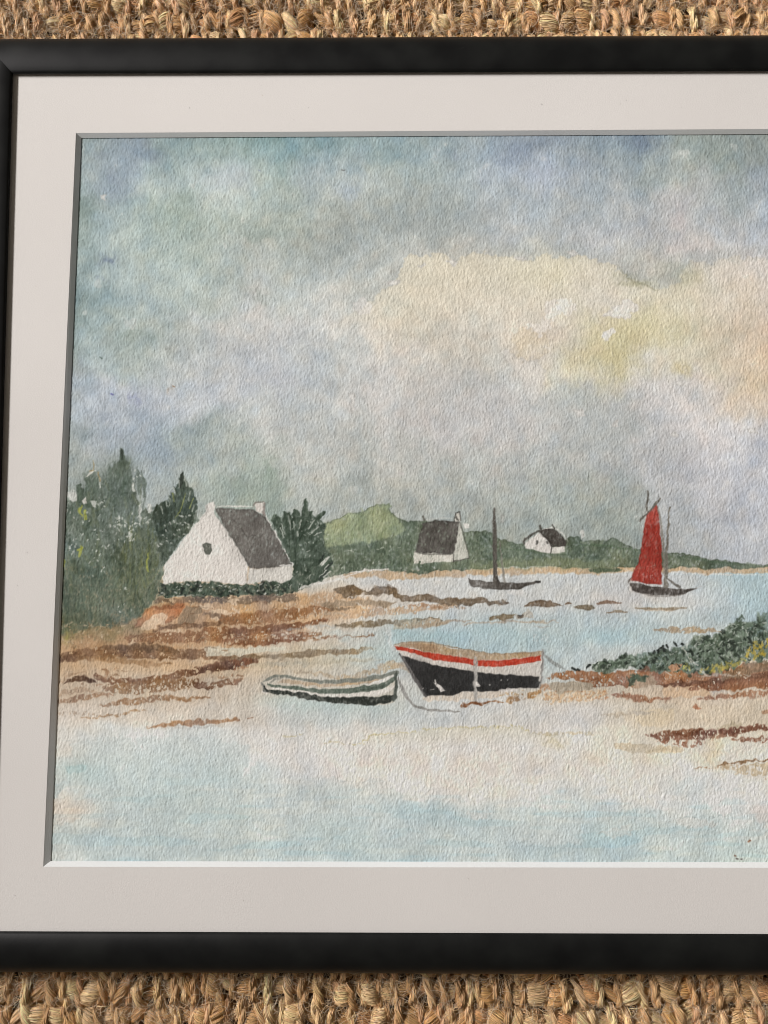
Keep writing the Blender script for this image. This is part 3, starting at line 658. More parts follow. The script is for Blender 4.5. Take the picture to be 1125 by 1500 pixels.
# --- distant cottages
motif('painted_cottage', 'grey roofed cottage with its gable to the right, painted at the middle of the far shore')
poly([(606.5, 808), (664, 811), (664, 823), (607, 825)], (203, 199, 188), wob=.7, dry=-1.6, var=6)
poly([(673, 764), (686.7, 818), (665, 823), (663, 811)], (190, 189, 178), wob=.6, var=6)
poly([(619, 766), (641, 762), (673, 764), (666, 811), (640, 811), (608, 809.5)], (88, 84, 79), wob=.8, rim=.5, var=8, gran=.35)
for q in ([(674, 765), (680, 785), (687, 818)], [(664, 812), (664, 823)], [(686, 818), (664, 822)], [(608, 809), (630, 812), (664, 811.5)]): stroke(q, 1.6, (84, 82, 76), a=.85, taper=False)
poly([(666, 752), (674, 751), (674.5, 763), (668, 764)], (196, 192, 182)); stroke([(666, 764), (667.5, 751), (674, 749.5), (675, 762)], 1.7, (74, 72, 68), taper=False, curve=False)
stroke([(669, 757), (671, 762)], 2, (80, 78, 72), taper=False)
poly([(679, 766), (689, 768), (688, 773), (681, 774)], (214, 210, 203)); stroke([(620, 757), (622, 762)], 2.5, (90, 88, 80), taper=False)
stroke([(625, 762), (650, 759), (668, 760)], 1.4, (206, 205, 198), a=.7)
for i in range(40):
    stroke([(prng.uniform(612, 664), prng.uniform(768, 806))] * 2, 1.4, (112, 108, 102) if i % 2 else (66, 62, 58), taper=False, a=.5)
motif('painted_cottage', 'small white cottage with rounded dark roof, painted on the far shore between the masts')
poly([(769, 796), (779, 788), (790.5, 780), (800, 788), (808, 799), (807.5, 811), (788, 807), (769, 803)], (214, 209, 203), wob=.5)
poly([(809, 801), (828, 800.5), (827.5, 809), (808, 811)], (210, 206, 198), wob=.5)
poly([(789, 778), (797, 775), (812, 774.5), (823, 783), (831, 795), (829, 801), (808, 801), (800, 789)], (70, 65, 60), wob=.7, rim=.3, var=8)
stroke([(768, 797), (768.5, 792), (780, 783), (791, 777)], (2, 3, 3.4, 2.6), (76, 73, 68))
stroke([(808, 799), (807.8, 811)], 1.5, (70, 68, 64), taper=False); stroke([(795, 776), (812, 773), (824, 781), (832, 793)], 1.5, (214, 211, 204), a=.85)
stroke([(791, 770), (793, 775)], 3, (78, 76, 70), taper=False); stroke([(810, 769), (812.5, 774)], 3, (82, 80, 74), taper=False)
stroke([(786.5, 793), (787, 797)], 3, (86, 84, 80), taper=False); stroke([(800.5, 794.5), (801.5, 796)], 2.4, (86, 84, 80), taper=False)
for i in range(12): stroke([(prng.uniform(802, 824), prng.uniform(780, 798))] * 2, 2, (104, 98, 90), taper=False, a=.5)
motif()
stroke([(806, 813), (829, 812)], 2, (78, 92, 72), a=.8); poly([(735, 752), (741, 757), (738, 766), (731, 764)], (200, 200, 194), a=.6, rim=.4)
poly([(850, 778), (854, 776), (856, 786), (850, 790)], (214, 212, 206), a=.8)

# --- trees at the left
motif('painted_tree', 'dense dark green clump of trees painted at the left edge')
lt = [(80, 745), (97, 731), (103, 729), (110, 735), (113, 722), (111, 711), (117, 709), (122, 719), (124, 702), (132, 695), (139, 692), (143, 700), (147, 712), (152, 711), (158, 703), (162, 688), (168, 682), (172, 678), (175, 664), (177.5, 655), (180, 664), (182, 671), (188, 676), (192, 690), (195, 710),
      (200, 718), (202, 734), (206, 752), (211, 748), (215, 742), (220, 754), (224, 758), (232, 790), (240, 828), (238, 850), (231, 868), (222, 884), (209, 900), (186, 913), (155, 922), (113, 926), (75, 934)]
poly(lt, (102, 112, 102), wob=1.2, var=12, gran=.3, hue=2)
for t in ((178, 690, 14, 22, (124, 136, 130), .4), (134, 712, 14, 18, (118, 130, 124), .4), (112, 750, 14, 26, (112, 124, 118), .35), (160, 760, 24, 20, (116, 128, 122), .35)): blob(*t, wob=3)
for i in range(26):
    u = prng.uniform(100, 222); top = 662 + abs(u - 178) * .95 if u < 215 else 742
    stroke([(u + prng.normal(0, 2), top + 34), (u, top + 12), (u + prng.normal(0, 1.5), top + prng.uniform(-2, 6))], (4, 5, 1.6), (86, 98, 88), a=.55)
for t in ((130, 740, 16, 24, (98, 112, 104), .6), (165, 720, 16, 26, (86, 100, 92), .6), (185, 745, 14, 30, (96, 108, 100), .5), (125, 800, 20, 26, (104, 122, 112), .5), (150, 840, 30, 24, (78, 100, 88), .5), (112, 860, 20, 30, (76, 88, 72), .5), (190, 830, 24, 30, (98, 106, 78), .55),
          (170, 880, 40, 18, (108, 116, 92), .6), (110, 905, 24, 14, (84, 94, 74), .5), (215, 830, 12, 36, (92, 100, 76), .5), (142, 780, 14, 14, (116, 128, 118), .4), (205, 790, 14, 22, (90, 104, 92), .5), (225, 855, 9, 12, (82, 94, 76), .5)):
    blob(*t, wob=3)
dabs(lt, 240, [(72, 86, 70), (96, 112, 98), (84, 104, 94), (104, 112, 82), (64, 78, 64)], 5.5, spread=.35, ln=3.4, a=.32)
dabs([(95, 735), (175, 690), (195, 720), (205, 800), (100, 830)], 110, [(62, 76, 64), (112, 124, 114), (74, 90, 80)], 3.2, spread=1.0, ln=1.6, a=.45)
dabs([(190, 760), (232, 780), (232, 850), (170, 880), (180, 790)], 60, [(112, 118, 78), (86, 94, 66), (124, 128, 90)], 2.6, spread=.25, ln=6, a=.45)
dabs([(92, 740), (200, 700), (225, 800), (215, 880), (100, 910)], 120, [(62, 74, 64), (118, 128, 116), (70, 82, 68), (108, 116, 96)], 2.6, spread=.18, ln=9, a=.4)
stroke([(177, 657), (178, 664), (179, 672)], (1.5, 5, 3), (52, 62, 54), a=.95); blob(182, 680, 6, 8, (70, 82, 66), .6, 1)
poly([(111, 711), (117, 709), (121, 720), (121, 738), (115, 736)], (82, 96, 82), a=.9, rim=.3); poly([(124, 738), (134, 730), (140, 738), (134, 744), (126, 744)], (80, 94, 80), a=.9)
motif('painted_tree', 'dark pointed tree painted just left of the nearest white cottage')
rt = [(222, 758), (226, 744), (231, 735), (235, 738), (241, 731), (246, 736), (249, 720), (253, 724), (257, 710), (261, 708), (263, 700), (266, 694), (268, 690.5), (270, 697), (273, 703), (277, 714), (280, 714), (283, 722), (287, 732), (289, 748), (288, 758), (279, 777), (262, 797), (247, 817), (240, 828), (236, 820), (232, 790), (226, 770)]
poly(rt, (72, 83, 72), wob=1.0, var=9, gran=.22, hue=1.5)
for x0, y0, x1, y1 in ((262, 760, 268, 695), (270, 760, 279, 718), (274, 756, 286, 736), (256, 760, 256, 716), (250, 764, 248, 726), (244, 770, 241, 735), (236, 772, 232, 740), (266, 770, 284, 752), (228, 776, 226, 748), (252, 790, 262, 760), (270, 730, 268, 698)):
    stroke([(x0, y0), ((x0 + x1) / 2 + 1, (y0 + y1) / 2), (x1, y1)], (3, 5, 2.4), (54, 66, 56), a=.7)
dabs(rt, 60, [(52, 62, 52), (82, 94, 78), (60, 74, 64)], 4, spread=.5, ln=2.4, a=.5)
stroke([(267.5, 692), (266, 702), (263, 712)], (2, 6, 4), (44, 52, 46), a=.9)
for q in ([(272, 722), (266, 742), (257, 760)], [(252, 722), (255, 734)], [(283, 730), (278, 744)]): stroke(q, 1.8, (146, 152, 84), a=.75)
motif()
for q in ([(246, 722), (249, 736), (247, 744)], [(242, 733), (245, 742)], [(253, 714), (256, 724)], [(236, 742), (238, 752)], [(279, 720), (276, 734)], [(285, 740), (281, 750)], [(270, 700), (273, 712)], [(288, 748), (285, 760)], [(263, 704), (262, 714)]): stroke(q, 1.6, (176, 182, 172), a=.85)
for i in range(34):
    u, v = prng.uniform(232, 285), prng.uniform(755, 800)
    if v < 828 - (u - 240) * .9: stroke([(u - .6, v), (u + .6, v + prng.uniform(0, 2))], prng.uniform(1, 2.4), (205, 206, 198), taper=False, a=.8)
for (u, v, n, s) in ((175, 767, 26, 7), (191, 782, 20, 5), (145, 735, 10, 5), (199, 765, 16, 6), (104, 800, 14, 8), (140, 830, 12, 14), (150, 790, 14, 18), (120, 770, 8, 12), (200, 700, 6, 5), (215, 762, 10, 8), (100, 748, 10, 6), (182, 880, 8, 12)):
    for i in range(n):
        x, y = prng.normal(u, s * .8), prng.normal(v, s); stroke([(x, y), (x + prng.normal(0, .8), y + prng.uniform(0, 2.6))], prng.uniform(.8, 2.0), (206, 208, 200), taper=False, a=.8)
poly([(120, 735), (126, 727), (128, 737), (123, 740)], WHITE, a=.9); poly([(97, 724), (104, 718), (113, 722), (114, 734), (108, 732), (101, 727)], (204, 204, 198), a=.85, wob=1.6); poly([(133, 733), (141, 734), (140, 743), (136, 741)], (206, 206, 200), a=.8)
poly([(203, 741), (207, 738), (207, 760), (203, 768)], (205, 206, 200), a=.8); poly([(216, 738), (222, 736), (224, 746), (220, 752), (217, 746)], (206, 207, 200), a=.85); stroke([(190, 770), (190, 792)], 3, (205, 206, 198), a=.8, dry=-.5); stroke([(145, 700), (147, 714)], 2.5, (206, 206, 198), a=.8)
stroke([(127, 697), (133, 692), (139, 690)], (2, 4, 2), (210, 208, 198), a=.9); stroke([(194, 708), (196, 718)], 3, (206, 207, 200), a=.8)
for q in ([(136, 674), (137, 682), (136, 690)], [(131, 690), (137, 689)], [(143, 692), (146, 704)]): stroke(q, 1.8, (150, 128, 84), a=.8)
for q, w_ in (([(119, 741), (116, 748), (121, 756)], 4), ([(124, 748), (125, 760)], 4), ([(118, 800), (117, 808), (116, 816)], 5), ([(113, 806), (119, 803)], 3), ([(216, 810), (215, 830), (217, 838)], 2.5), ([(93, 820), (94, 830)], 3)): stroke(q, w_, (168, 172, 74), a=.8)

# --- nearest cottage
motif('painted_cottage', 'large white gabled cottage with dark slate roof, painted beside the trees at left')
poly([(305, 737), (313.5, 735), (314, 752), (330, 775), (345, 797), (358, 817), (363, 831), (360, 857.5), (337, 855), (300, 852), (263, 852), (239, 857), (240, 828), (262, 800), (280, 777), (297, 756), (303, 748)], (215, 209, 202), wob=.6, gran=.05, var=2)
poly([(365, 833), (428, 829), (427, 853), (406, 855), (386, 852), (361, 857)], (205, 201, 193), wob=.8, gran=.05, var=4)
poly([(364, 836), (376, 836), (374, 852), (361, 856)], (190, 187, 181), a=.55, soft=2)
poly([(315, 745), (340, 744), (371, 746), (374, 749), (389, 757), (404, 783), (417, 806), (428, 828), (400, 831), (365, 833), (358, 818), (345, 796), (330, 773)], (104, 100, 95), wob=.5, rim=.45, var=6, gran=.25)
for i in range(80):
    u, v = prng.uniform(322, 424), prng.uniform(748, 830)
    if v > 746 and u < 389 + (v - 757) * .55 and u > 316 + (v - 746) * .58: stroke([(u, v), (u + prng.uniform(0, 1.5), v)], prng.uniform(.8, 1.6), (126, 122, 116) if i % 3 else (72, 68, 64), taper=False, a=.55)
for t in ((345, 765, 16, 12, (118, 113, 107), .45), (395, 815, 18, 8, (84, 80, 76), .5), (372, 760, 10, 8, (86, 82, 78), .5), (360, 800, 12, 14, (112, 107, 101), .35)): blob(*t, wob=3)
for q in ([(352, 775), (362, 786)], [(365, 786), (374, 785)], [(340, 760), (350, 768)]): stroke(q, 2.2, (72, 68, 64), a=.45)
stroke([(318, 743), (345, 741), (372, 743)], 2, (216, 212, 205)); stroke([(389, 755), (406, 786), (429, 828)], 2.4, (214, 210, 204)); stroke([(410, 828), (428, 827)], 2, (212, 208, 202))
stroke([(314.5, 752), (336, 783), (358, 817)], 1.4, (110, 106, 100), a=.7)
poly([(373, 737), (386, 736), (388, 754), (375, 749)], (206, 198, 190), wob=.5); stroke([(371.5, 744), (374, 736), (386, 735)], 2.6, (120, 112, 104), a=.9); stroke([(386, 738), (387, 754)], 4, (132, 120, 114), a=.8)
poly([(301, 741), (305, 737), (306, 748), (301, 750)], (188, 182, 176), a=.7)
stroke([(361.5, 834), (360.5, 846), (360, 857)], 1.6, (168, 162, 154), a=.8); stroke([(297, 757), (303, 749)], 1.5, (150, 146, 140), a=.6)
poly([(298, 797), (303, 794.5), (309, 797), (310, 806), (308, 812), (301, 812), (297.5, 806)], (92, 95, 86), wob=.6, rim=.5, var=7)
motif()
motif('painted_hedge', 'low dark hedge painted along the foot of the large white cottage')
hd = [(235, 858), (263, 853), (300, 853), (337, 856), (360, 859), (386, 854), (400, 852), (412, 855), (428, 850), (440, 860), (432, 868), (400, 873), (366, 875), (330, 875), (300, 873), (262, 874), (232, 874)]
poly(hd, (66, 80, 68), wob=1.6, var=9, gran=.25)
dabs(hd, 90, [(38, 48, 42), (74, 88, 74), (30, 38, 36), (90, 104, 90)], 4.2, spread=1.4, ln=1.4, a=.75)
motif()
for i in range(60):
    u, v = prng.uniform(238, 430), prng.uniform(852, 873); stroke([(u, v), (u + prng.normal(0, 1.5), v + prng.normal(0, 1))], prng.uniform(.8, 2.4), (206, 204, 196), taper=False, a=.75)
stroke([(232, 872), (262, 873), (300, 871)], 2.2, (190, 190, 180), a=.7, dry=-.4); stroke([(366, 866), (400, 862), (433, 857)], 2, (190, 192, 182), a=.4, dry=.1)
# --- bush right of it
motif('painted_bush', 'dark spiky bush painted at the right end of the large white cottage')
bu = [(396, 760), (404, 752), (412, 760), (417, 749), (423, 750), (428, 756), (432, 744), (437, 748), (441, 760), (445, 735), (449, 729), (452, 736), (450, 748), (458, 750), (460, 758), (474, 747), (476, 751), (468, 762), (478, 770), (472, 790), (474, 800), (481, 808), (488, 824), (479, 845), (457, 857), (434, 867), (426, 852), (430, 829), (418, 806), (407, 785)]
poly(bu, (78, 91, 79), wob=1.1, var=9, gran=.25)
for x0, y0, x1, y1 in ((436, 800, 448, 731), (430, 790, 424, 750), (428, 790, 432, 746), (424, 790, 416, 750), (420, 788, 404, 755), (440, 790, 456, 750), (444, 790, 475, 749), (448, 796, 476, 768), (416, 784, 398, 762), (450, 806, 474, 790), (440, 820, 486, 826), (446, 840, 484, 812), (432, 840, 432, 790), (462, 852, 486, 822), (470, 850, 482, 832), (422, 800, 408, 782)):
    stroke([(x0, y0), ((x0 + x1) / 2, (y0 + y1) / 2 - 2), (x1, y1)], (4, 6, 3), (56, 70, 58), a=.8)
dabs(bu, 60, [(54, 66, 56), (88, 102, 86), (64, 80, 70)], 4.5, spread=.6, ln=2, a=.5)
motif()
for q in ([(422, 754), (424, 766), (426, 776)], [(440, 762), (438, 774)], [(412, 768), (418, 782)], [(436, 778), (437, 786)], [(460, 762), (452, 774)], [(466, 772), (456, 780)], [(470, 780), (460, 784)], [(410, 774), (416, 786)], [(430, 764), (431, 772)]): stroke(q, 2, (190, 194, 184), a=.8)
for q in ([(486, 824), (476, 838), (468, 846)], [(482, 816), (472, 828)], [(478, 818), (470, 826)], [(484, 838), (474, 845)], [(480, 828), (476, 834)]): stroke(q, 2.2, (212, 210, 202), a=.9)
for q in ([(487, 824), (478, 834)], [(480, 838), (468, 848)], [(474, 814), (468, 822)]): stroke(q, 3.2, (40, 50, 46), a=.9)
for i in range(50):
    u, v = prng.uniform(412, 482), prng.uniform(755, 860); stroke([(u, v), (u + prng.normal(0, .8), v + prng.uniform(0, 2))], prng.uniform(.8, 1.8), (200, 203, 194), taper=False, a=.7)
stroke([(438, 862), (460, 856), (490, 850), (520, 846)], (3, 4, 3, 2), (214, 210, 203), a=.9, wob=1)

# --- the rocky beach at the left
BR = dict(gran=.3, hue=4, var=8)
def band(pts, w_, col, a=.9, dry=None, **k):
    c = np.array(col, float); c = (c.mean() + (c - c.mean()) * .90) * .88
    if dry is not None: dry -= .30
    w_ = np.asarray(w_, float) * 1.12
    stroke(pts, w_ if w_.ndim else float(w_), c, a=a, wob=1.6, soft=1.0, dry=dry, **{**BR, **k})
poly([(80, 928), (113, 922), (160, 916), (190, 908), (225, 888), (236, 876), (300, 876), (366, 876), (432, 870), (500, 868), (545, 880), (580, 886), (560, 896), (500, 905), (470, 915), (430, 935), (360, 945), (300, 950), (230, 958), (150, 962), (80, 962)], (178, 138, 100), a=.55, wob=2, soft=2.5, var=8, hue=8, dry=-1.5)
band([(228, 880), (280, 879), (340, 879), (420, 876), (436, 874)], (5, 8, 8, 9, 4), (128, 108, 90), dry=-1.0)
poly([(222, 890), (240, 886), (272, 885), (266, 898), (258, 908), (240, 912), (232, 906), (205, 918), (188, 922), (200, 908)], (176, 124, 90), a=.85, wob=1.4, rim=.5, hue=6)
poly([(204, 918), (222, 905), (236, 900), (246, 902), (240, 912), (222, 922), (206, 922)], (214, 188, 160), a=.9, wob=1.2)
blob(262, 894, 9, 7, (188, 110, 68), .6, 2); band([(224, 890), (248, 889), (270, 886)], 6, (150, 92, 60), a=.7)
poly([(262, 906), (272, 890), (300, 886), (292, 900), (280, 912), (262, 918)], (136, 118, 98), a=.8, wob=1.4)
for q in ([(290, 885), (310, 884), (312, 892), (298, 895)], [(310, 896), (330, 892), (350, 900), (330, 910), (312, 908)], [(330, 880), (350, 878), (352, 884), (340, 886)], [(232, 925), (250, 921), (266, 925), (256, 932), (236, 931)], [(186, 938), (198, 937), (198, 946), (188, 945)], [(340, 884), (358, 900), (350, 908)], [(370, 898), (392, 902), (380, 908)], [(388, 928), (402, 926), (402, 934), (390, 934)]): poly(q, (212, 188, 160), a=.85, wob=2.2)
band([(300, 900), (330, 904), (352, 906)], 7, (122, 96, 76), a=.7); band([(222, 925), (250, 917), (300, 915), (345, 908)], (3, 7, 6, 4), (128, 92, 66), a=.75)
band([(188, 935), (250, 934), (300, 932), (360, 932)], (10, 16, 16, 12), (160, 110, 74), dry=-.9); band([(300, 922), (360, 926), (430, 918), (480, 908)], (6, 11, 9, 4), (158, 104, 66), dry=-1.0)
band([(330, 908), (400, 903), (440, 898), (486, 890)], (14, 18, 14, 8), (168, 116, 76), dry=-1.1); band([(336, 926), (400, 920), (478, 911)], (8, 10, 4), (140, 92, 62), dry=-1.2)
band([(320, 937), (370, 937), (424, 934), (470, 928)], (12, 16, 12, 4), (166, 112, 74), dry=-.8); band([(340, 945), (400, 940), (450, 936)], 6, (150, 96, 62), dry=-.8); band([(440, 938), (500, 933), (550, 930)], (4, 3, 2), (158, 108, 72), a=.8)
band([(86, 962), (130, 958), (187, 955), (240, 958), (290, 958), (340, 964), (380, 962)], (10, 15, 17, 14, 12, 10, 6), (134, 96, 68), dry=-1.2); band([(150, 950), (200, 948), (245, 952), (262, 957)], (6, 9, 8, 5), (112, 84, 60), a=.7)
band([(110, 966), (160, 964), (210, 972), (250, 972)], 8, (174, 132, 92), a=.7); band([(82, 972), (90, 966), (110, 958)], 8, (120, 84, 60), a=.7)
poly([(300, 952), (318, 948), (362, 948), (420, 946), (420, 951), (362, 958), (320, 962), (304, 962)], (204, 200, 182), a=.85, wob=1.2)
band([(93, 1001), (104, 996), (114, 994), (128, 995), (139, 998)], (2, 5, 8, 7, 2), (98, 68, 50), a=.95); band([(84, 1002), (100, 990), (120, 985)], 4, (176, 136, 100), a=.5)
band([(140, 990), (160, 996), (210, 997), (255, 990), (290, 982), (340, 972), (375, 968)], (5, 8, 7, 8, 10, 12, 6), (130, 88, 64), dry=-1.1); band([(280, 985), (320, 978), (366, 968)], (5, 12, 10), (112, 74, 54), a=.8, dry=-1.0)
band([(150, 980), (158, 986), (150, 994)], 6, (150, 108, 80), a=.7)
band([(155, 1008), (200, 1007), (250, 1003), (290, 998)], (8, 18, 16, 8), (154, 112, 78), dry=-.35); band([(240, 1004), (275, 1003), (284, 1004)], (8, 14, 6), (140, 100, 68), dry=-.1, a=.7)
band([(286, 1004), (310, 1004), (330, 1000), (354, 998)], (8, 10, 8, 3), (132, 88, 62), dry=-.6); band([(310, 992), (340, 990), (358, 990)], 5, (160, 118, 86), dry=-.2)
band([(80, 1029), (110, 1024), (140, 1020), (165, 1017)], (6, 8, 6, 2), (176, 132, 96), dry=-1.1); band([(84, 1018), (120, 1010), (150, 1016)], 8, (190, 150, 112), a=.6, dry=-.6)
band([(147, 1034), (172, 1030), (210, 1026), (240, 1022), (270, 1024), (306, 1022)], (1.5, 6, 8, 7, 5, 2), (172, 126, 88), dry=-.7)
band([(120, 1051), (160, 1048), (185, 1044), (214, 1041)], (1.5, 2.6, 3, 1.4), (186, 146, 108), dry=-.6); band([(82, 1044), (120, 1046), (145, 1048)], 7, (178, 150, 124), dry=1.0, a=.7)
band([(217, 1065), (250, 1061), (290, 1058), (330, 1056), (351, 1054)], (1.5, 6, 9, 6, 2), (184, 138, 102), a=.95); band([(216, 1066), (280, 1067), (330, 1062)], 3, (214, 206, 194), a=.6)
band([(340, 998), (350, 996), (357, 993)], 4, (166, 118, 84), a=.8); band([(366, 1053), (370, 1051)], 2, (186, 140, 110))
poly([(336, 966), (352, 962), (368, 965), (364, 980), (340, 982)], (138, 88, 58), a=.65, wob=2.4, soft=2, dry=-.8)
band([(340, 964), (380, 961), (420, 961), (470, 956), (520, 954), (548, 950)], (4, 5, 7, 9, 7, 2), (160, 132, 96), a=.85)
band([(352, 975), (420, 972), (500, 968), (560, 966)], 6, (206, 194, 166), a=.5)
for i in range(150):
    u = prng.uniform(85, 470); v = prng.uniform(885, 1010) if u < 340 else prng.uniform(882, 945)
    L = prng.uniform(3, 16); c = [(128, 88, 60), (176, 124, 82), (150, 104, 70), (206, 176, 144), (212, 190, 164), (118, 90, 68)][prng.integers(6)]
    if u < 230 and v < 930: continue
    band([(u, v), (u + L / 2, v - .5), (u + L, v - prng.uniform(0, 1.6))], prng.uniform(1.2, 3.6), c, a=.6, dry=-.3, gran=.2)
for i in range(46):
    u, v = prng.uniform(382, 520), prng.uniform(916, 940); stroke([(u, v), (u + prng.uniform(0, 3), v)], prng.uniform(1, 2.8), (210, 202, 188), taper=False, a=.7)
for q in ((100, 925, 14, 10, (128, 126, 84), .6), (96, 932, 5, 8, (160, 156, 70), .6), (150, 925, 26, 8, (128, 118, 88), .6), (180, 918, 18, 7, (120, 114, 86), .5), (130, 940, 30, 8, (172, 136, 104), .5)): blob(*q)
dabs([(88, 905), (150, 915), (190, 905), (175, 930), (100, 950), (86, 945)], 110, [(176, 150, 118), (110, 108, 80), (196, 176, 148), (140, 120, 90)], 2.2, spread=1, ln=1.6, a=.6)

# --- rock ridge in the shallows
motif('painted_rocks', 'ridge of brown rocks painted across the shallow water right of the cottage')
rk = [(488, 866), (500, 861), (511, 857), (520, 858), (527, 861), (532, 867), (542, 866), (547, 861), (560, 860), (575, 858.5), (582, 861), (585, 869), (596, 875), (606, 874), (614, 870), (623, 869), (632, 874), (645, 876), (668, 876), (690, 877), (705, 876.5), (716, 879), (745, 881), (745, 884.5), (713, 884.5), (700, 886), (686, 887), (676, 884),
      (668, 888), (657, 892), (650, 886), (640, 882), (606, 882), (590, 881), (576, 872), (560, 870), (545, 872), (530, 872), (515, 876), (500, 872)]
poly(rk, (120, 104, 86), wob=1.3, rim=.3, var=9, hue=4)
dabs(rk, 50, [(98, 82, 66), (136, 118, 98), (110, 92, 74)], 4, ang=0, spread=.5, ln=2, a=.5)
poly([(767, 889), (772, 885), (780, 880), (788, 879), (798, 880), (807, 880), (816, 883), (826, 887), (816, 887), (807, 890), (790, 888.5), (772, 889.5)], (116, 98, 80), wob=.9, rim=.3, var=8)
poly([(840, 889.5), (848, 887), (857, 886), (866, 887.5), (873, 891), (862, 894), (850, 893)], (122, 108, 88), wob=.6, rim=.3)
poly([(716, 904), (730, 901), (745, 900), (755, 901), (752, 907), (742, 908), (738, 911), (728, 907), (718, 909)], (130, 114, 90), wob=.9, rim=.3)
motif()
stroke([(829, 885), (833, 883.5), (837, 884.5)], 3.6, (120, 100, 82)); stroke([(874, 884), (890, 882), (910, 883.5)], (2, 5, 2), (132, 108, 92)); stroke([(890, 897), (905, 895.5), (919, 897)], (2, 4.6, 2), (140, 126, 108))
stroke([(932, 891), (960, 892), (985, 892), (1006, 890.5)], (2, 3.6, 4.4, 2), (146, 130, 108)); stroke([(945, 894), (985, 894.5)], 1.6, (190, 170, 145), a=.7)
band([(958, 925), (985, 922), (1010, 923), (1035, 922), (1055, 925)], (3, 6, 8, 6, 2), (192, 164, 130), dry=-.9)
stroke([(760, 903), (764, 903)], 5, (44, 42, 40), taper=False); band([(758, 904), (775, 900), (780, 905)], 8, (206, 182, 154), a=.5)
band([(680, 913), (740, 911), (790, 911), (816, 911)], (2, 3, 3, 1), (196, 170, 140), a=.7); stroke([(782, 917), (795, 918.5), (806, 918)], 2, (168, 166, 160), a=.9)
band([(489, 917), (532, 914.5), (560, 912.5), (600, 909), (645, 907)], (3, 8, 8, 4, 1.5), (136, 120, 98), a=.9); band([(577, 916), (610, 913), (640, 910), (670, 908)], (3, 6, 5, 1), (194, 166, 132), a=.8, dry=-1.1)
band([(580, 920), (620, 917), (660, 911), (690, 908)], (3, 5, 4, 1), (188, 160, 128), a=.8)
poly([(466, 886), (490, 880), (520, 878), (550, 880), (582, 884), (575, 889), (540, 889), (510, 887), (480, 892)], (150, 132, 110), a=.85, wob=1.6, var=8); band([(484, 892), (500, 892), (520, 888)], 5, (140, 118, 96), a=.8)
band([(510, 901), (550, 897), (590, 894), (640, 889), (680, 890)], (6, 9, 10, 8, 3), (206, 172, 140), dry=-.6, a=.85); band([(600, 886), (640, 889), (650, 892)], 5, (190, 150, 120), dry=-.3)
for q in ([(500, 877), (530, 872), (560, 876)], [(520, 884), (545, 892), (580, 890)], [(580, 876), (590, 884), (600, 892)], [(655, 889), (672, 890)]): stroke(q, 3, (212, 204, 194), a=.8, dry=-.3, wob=1.6)
band([(440, 903), (480, 898), (512, 901)], 5, (204, 190, 170), a=.6, dry=-.3); band([(420, 922), (450, 918), (490, 919)], 5, (196, 202, 198), a=.6, dry=-.2)
for t in ((500, 929, 20, 4, (182, 200, 202), .6), (560, 962, 14, 12, (170, 195, 200), .6), (590, 925, 14, 7, (150, 190, 205), .5), (640, 928, 40, 5, (150, 190, 206), .5), (740, 930, 40, 6, (160, 196, 210), .4), (1115, 880, 18, 22, (156, 192, 210), .4), (600, 905, 12, 4, (168, 196, 202), .5), (600, 950, 4, 8, (172, 198, 204), .4), (545, 950, 10, 4, (178, 198, 200), .4), (885, 930, 20, 7, (160, 198, 214), .35), (1050, 905, 10, 8, (165, 195, 210), .4)): blob(*t, wob=3)
poly([(563, 920), (572, 918), (574, 934), (582, 950), (576, 952), (568, 938)], (206, 207, 204), a=.6, wob=1.5, soft=1.5)
for i in range(20): stroke([(prng.uniform(780, 806), prng.uniform(928, 940))] * 2, 2.2, (200, 206, 206), a=.6, taper=False)

# --- masted boat far out
motif('painted_masted_boat', 'small dark boat with a bare mast painted on the far water')
poly([(685, 848.5), (689, 850), (700, 851), (715, 853), (727, 853.5), (745, 854), (767, 853.5), (780, 851.8), (790.5, 851), (791, 853.5), (778, 856), (770, 858), (761, 863), (745, 863), (729, 863.5), (710, 862), (695, 861.5), (689, 858)], (86, 81, 76), wob=.6, rim=.3, var=9)
stroke([(690, 858), (712, 862.5), (748, 863)], 1.6, (64, 60, 56), a=.7); stroke([(786, 852.2), (791, 852.2)], 3, (48, 46, 44), taper=False)
stroke([(724, 744), (724.4, 772), (725, 800), (726, 853)], (2.2, 5.6, 6.1, 6.8), (88, 83, 77), wob=.5, curve=False)
stroke([(728, 845), (730, 853)], (2.4, 4.9), (70, 66, 62), taper=False); stroke([(732, 793), (735, 820), (740, 853)], (1.5, 2.2, 3.2), (124, 120, 112), a=.85)
stroke([(723, 782), (724, 850)], 1.2, (66, 62, 58), a=.5, curve=False)
motif()
poly([(740, 864), (765, 863), (770, 867), (762, 871), (745, 868)], (212, 210, 206), a=.75, wob=1.4)
# --- red sailed boat
motif('painted_sailboat', 'boat with a tall dark red sail painted on the far water at right')
stroke([(946, 756), (943, 790), (936, 826), (923, 853)], (2.4, 3.7, 3.7, 2.4), (190, 186, 178), a=.8)
poly([(962, 739), (965, 745), (966, 765), (968, 790), (969.5, 825), (970, 857), (945, 855), (923.5, 850.5), (928, 840), (934, 826), (938.5, 806), (942, 786), (945, 768), (947.5, 757), (949, 750), (956, 745)], (160, 62, 52), wob=.6, rim=.3, var=6, gran=.18)
for q in ([(958, 760), (957, 800), (952, 845)], [(950, 770), (946, 810)], [(964, 770), (965, 830)]): stroke(q, 3, (142, 52, 44), a=.45)
for i in range(24): stroke([(prng.uniform(942, 962), prng.uniform(828, 850))] * 2, prng.uniform(.8, 1.8), (196, 150, 140), a=.6, taper=False)
stroke([(965, 742), (968, 765), (971, 787), (972.5, 815), (973, 842)], (2.0, 3.2, 4.1, 3.7, 2.4), (132, 126, 116), a=.9)
